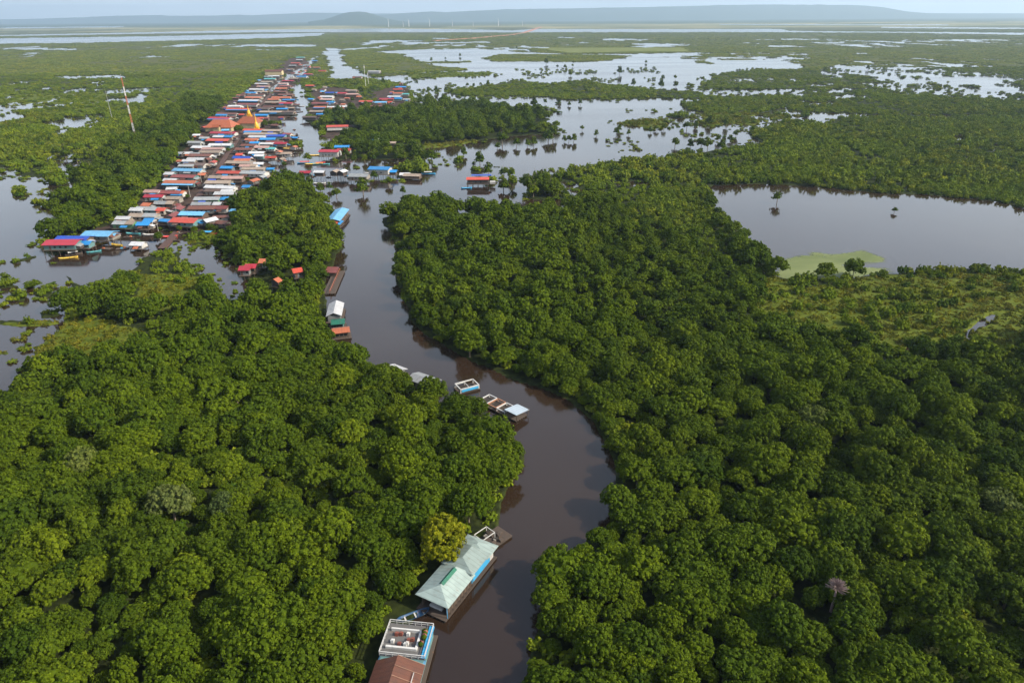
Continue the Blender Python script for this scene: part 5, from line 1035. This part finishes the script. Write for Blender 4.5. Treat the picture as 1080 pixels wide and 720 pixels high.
wtree(35, 303, .62, .8, 'broad spreading tree in the left lake with a leaning pale trunk', crown=BT, grp='trees in the left lake'); wtree(7, 296, 1.0, .9, 'bush tree at the left edge of the lake', grp='trees in the left lake')
wtree(73, 328, 1.05, 1.0, 'big round crown overhanging the left lake shore', crown=NEAR[2], grp='trees in the left lake')
wtree(22, 205, 1.0, 1, 'small tree in the upper part of the left lake', grp='trees in the left lake'); wtree(57, 215, 1.8, 1, 'dark bushy tree on the left lake islet', grp='trees in the left lake')
wtree(297, 199, 1.1, 1.0, 'very round dark tree among houses at the river mouth', crown=NEAR[0], grp='trees in the village'); wtree(325, 171, 1.5, 1.2, 'single tree standing in the river between moored boats', grp='trees in the village')
wtree(253, 141, .85, 1.1, 'dark round tree in front of the pagoda hall', crown=NEAR[1], grp='trees in the village'); wtree(280, 135, .8, 1.1, 'green tree right of the golden stupa', crown=NEAR[3], grp='trees in the village'); wtree(287, 133.5, .7, 1.1, 'rightmost green tree near the golden stupa', crown=NEAR[4], grp='trees in the village'); wtree(247, 139, .6, 1.1, 'leftmost small dark tree by the pagoda', crown=NEAR[5], grp='trees in the village')
for vx, vy, vs_ in [(206, 247, .42), (214, 251, .38), (168, 254, .45), (190, 245, .35), (150, 262, .4), (222, 243, .4), (140, 244, .35), (246, 208, .35), (214, 187, .3), (229, 172, .3), (198, 210, .3), (241, 161, .35), (300, 176, .4), (292, 186, .42), (262, 192, .35), (283, 99, .5), (313, 88, .5), (318, 100, .5), (372, 108, .6), (352, 120, .6), (380, 96, .55), (386, 112, .6), (410, 111, .6), (268, 119, .4), (345, 93, .5), (299, 120, .4)]:
    X_, Y_ = vx, vy; wtree(vx, vy, vs_, random.uniform(.9, 1.3), 'leafy tree squeezed between village houses, ' + place(X_, Y_), crown=random.choice(NEAR), grp='trees in the village')
pl = [(383, 206, 1.9), (355, 209, 1.5), (410, 196, 1.2), (442, 166, 2.4), (446, 170, 2.2), (437, 168, 2.0), (455, 172, 2.2), (489, 165, 1.5), (506, 173, 1.7), (515, 186, 1.6), (532, 187, 1.7), (539, 189, 1.6), (541, 198, 1.4), (531, 202, 1.7), (568, 205, 3.0), (573, 200, 2.8), (580, 207, 2.0), (560, 206, 2.4), (562, 209, 1.8),
      (588, 196, 1.6), (530, 153, 2.4), (525, 158, 1.4), (545, 155, 1.8), (556, 155, 1.4), (563, 154, 1.8), (578, 149, 2.6), (583, 147, 2.2), (595, 150, 1.1), (600, 150, 1.1), (605, 150, 1.5), (614, 138, 1.2), (629, 144, 1.2), (563, 113, 2.3), (555, 115, 1.2), (575, 110, 1.4), (590, 110, 1.4), (600, 112, 1.3), (612, 111, 1.5), (700, 137, 1.4), (686, 140, 1.3), (650, 143, 1.5),
      (653, 139, 1.1), (663, 143, 1.0), (724, 137, 1.9), (748, 132, 2.1), (766, 134, 1.6), (733, 135, 1.4), (692, 138, 1.3), (712, 155, 1.9), (728, 156, 1.5), (757, 150, 1.2), (770, 149, 1.3), (776, 145, 1.5), (739, 157, 2.2), (746, 158, 2.0), (760, 158, 1.6),
      (456, 118, 2.6), (462, 120, 2.4), (470, 112, 1.8), (444, 112, 2.2), (450, 108, 2.0), (478, 116, 1.6), (486, 114, 1.7), (495, 118, 1.6), (508, 116, 1.7), (515, 112, 1.8), (524, 114, 1.8), (535, 118, 1.7), (468, 106, 1.6), (488, 104, 1.5), (438, 118, 2.2), (452, 98, 1.6), (460, 98, 1.8), (470, 97, 1.4), (477, 98, 1.4), (493, 92, 1.5), (500, 92, 1.4), (507, 91, 1.5), (515, 91, 1.6),
      (576, 68, 2.4), (588, 72, 1.6), (596, 73, 2.0), (604, 71, 1.5), (602, 80, 2.2), (653, 79, 2.6), (699, 85, 2.0), (697, 93, 2.2), (713, 92, 2.2), (668, 91, 2.0), (681, 67, 1.6), (712, 84, 1.4), (425, 205, 1.0), (395, 190, 1.1), (370, 192, 1.1), (365, 168, 1.5), (374, 171, 1.3), (385, 172, 1.4), (392, 168, 1.5), (420, 171, 1.6), (427, 169, 1.7), (348, 200, .9), (338, 203, 1.5), (310, 193, 1.4), (318, 192, 1.3), (327, 196, 1.5),
      (455, 65, 1.8), (470, 63, 1.6), (485, 60, 1.8), (545, 52, 1.6), (745, 92, 1.6), (760, 97, 1.5), (778, 98, 1.6), (800, 99, 1.5), (820, 98, 1.4), (836, 99, 1.5), (870, 76, 1.8), (915, 74, 2), (398, 78, 1.8), (378, 90, 1.8), (382, 97, 1.5), (390, 99, 1.6), (385, 103, 1.3), (404, 88, 1.8), (70, 168, 1.8), (82, 172, 1.9), (94, 168, 1.8), (90, 182, 2.0), (105, 176, 1.9), (60, 165, 1.7), (76, 185, 1.9), (108, 165, 1.6), (100, 190, 2), (58, 192, 1.7)]
for x, y, s in pl: wtree(x, y, s * random.uniform(.85, 1.1), random.uniform(1.0, 1.5))
# dead bush in the right forest
dp = at(881, 626, 6); dead = empty('dead_tree', (dp[0], dp[1], 1.2)); g = random.Random(4)
b = MB()
for i in range(260):
    a_, e_ = g.uniform(0, 6.28), g.uniform(.15, 1.5); r1 = g.uniform(.8, 1.5); r2 = g.uniform(1.5, 2.5)
    b.bar((math.cos(a_) * math.cos(e_) * r1 * .6, math.sin(a_) * math.cos(e_) * r1 * .6, 6 + math.sin(e_) * r1), (math.cos(a_ + g.uniform(-.2, .2)) * math.cos(e_) * r2, math.sin(a_) * math.cos(e_) * r2, 6 + math.sin(e_) * r2 * 1.0), .07, .03, 3)
b.build('twigs', M['dead'], dead); MB().bar((0, 0, 0), (0, 0, 7), .3, .15, 6).build('trunk', M['dead'], dead)
tag(dead, 'leafless purplish grey tree poking out of the right bank forest', 'tree')

# haze
hz = MB(); hz.box(-45000, 45000, -2500, 32000, -12, 640); n = NT('haze_air'); n.n.remove(n.b)
pv = n.new('ShaderNodeVolumePrincipled'); pv.inputs['Color'].default_value = (.62, .82, 1, 1); pv.inputs['Density'].default_value = HAZE; pv.inputs['Anisotropy'].default_value = .3
n.link(pv.outputs[0], n.n['Material Output'].inputs['Volume'])
tag(hz.build('haze', n.m), 'pale blue haze over the plain', 'haze', kind='stuff')
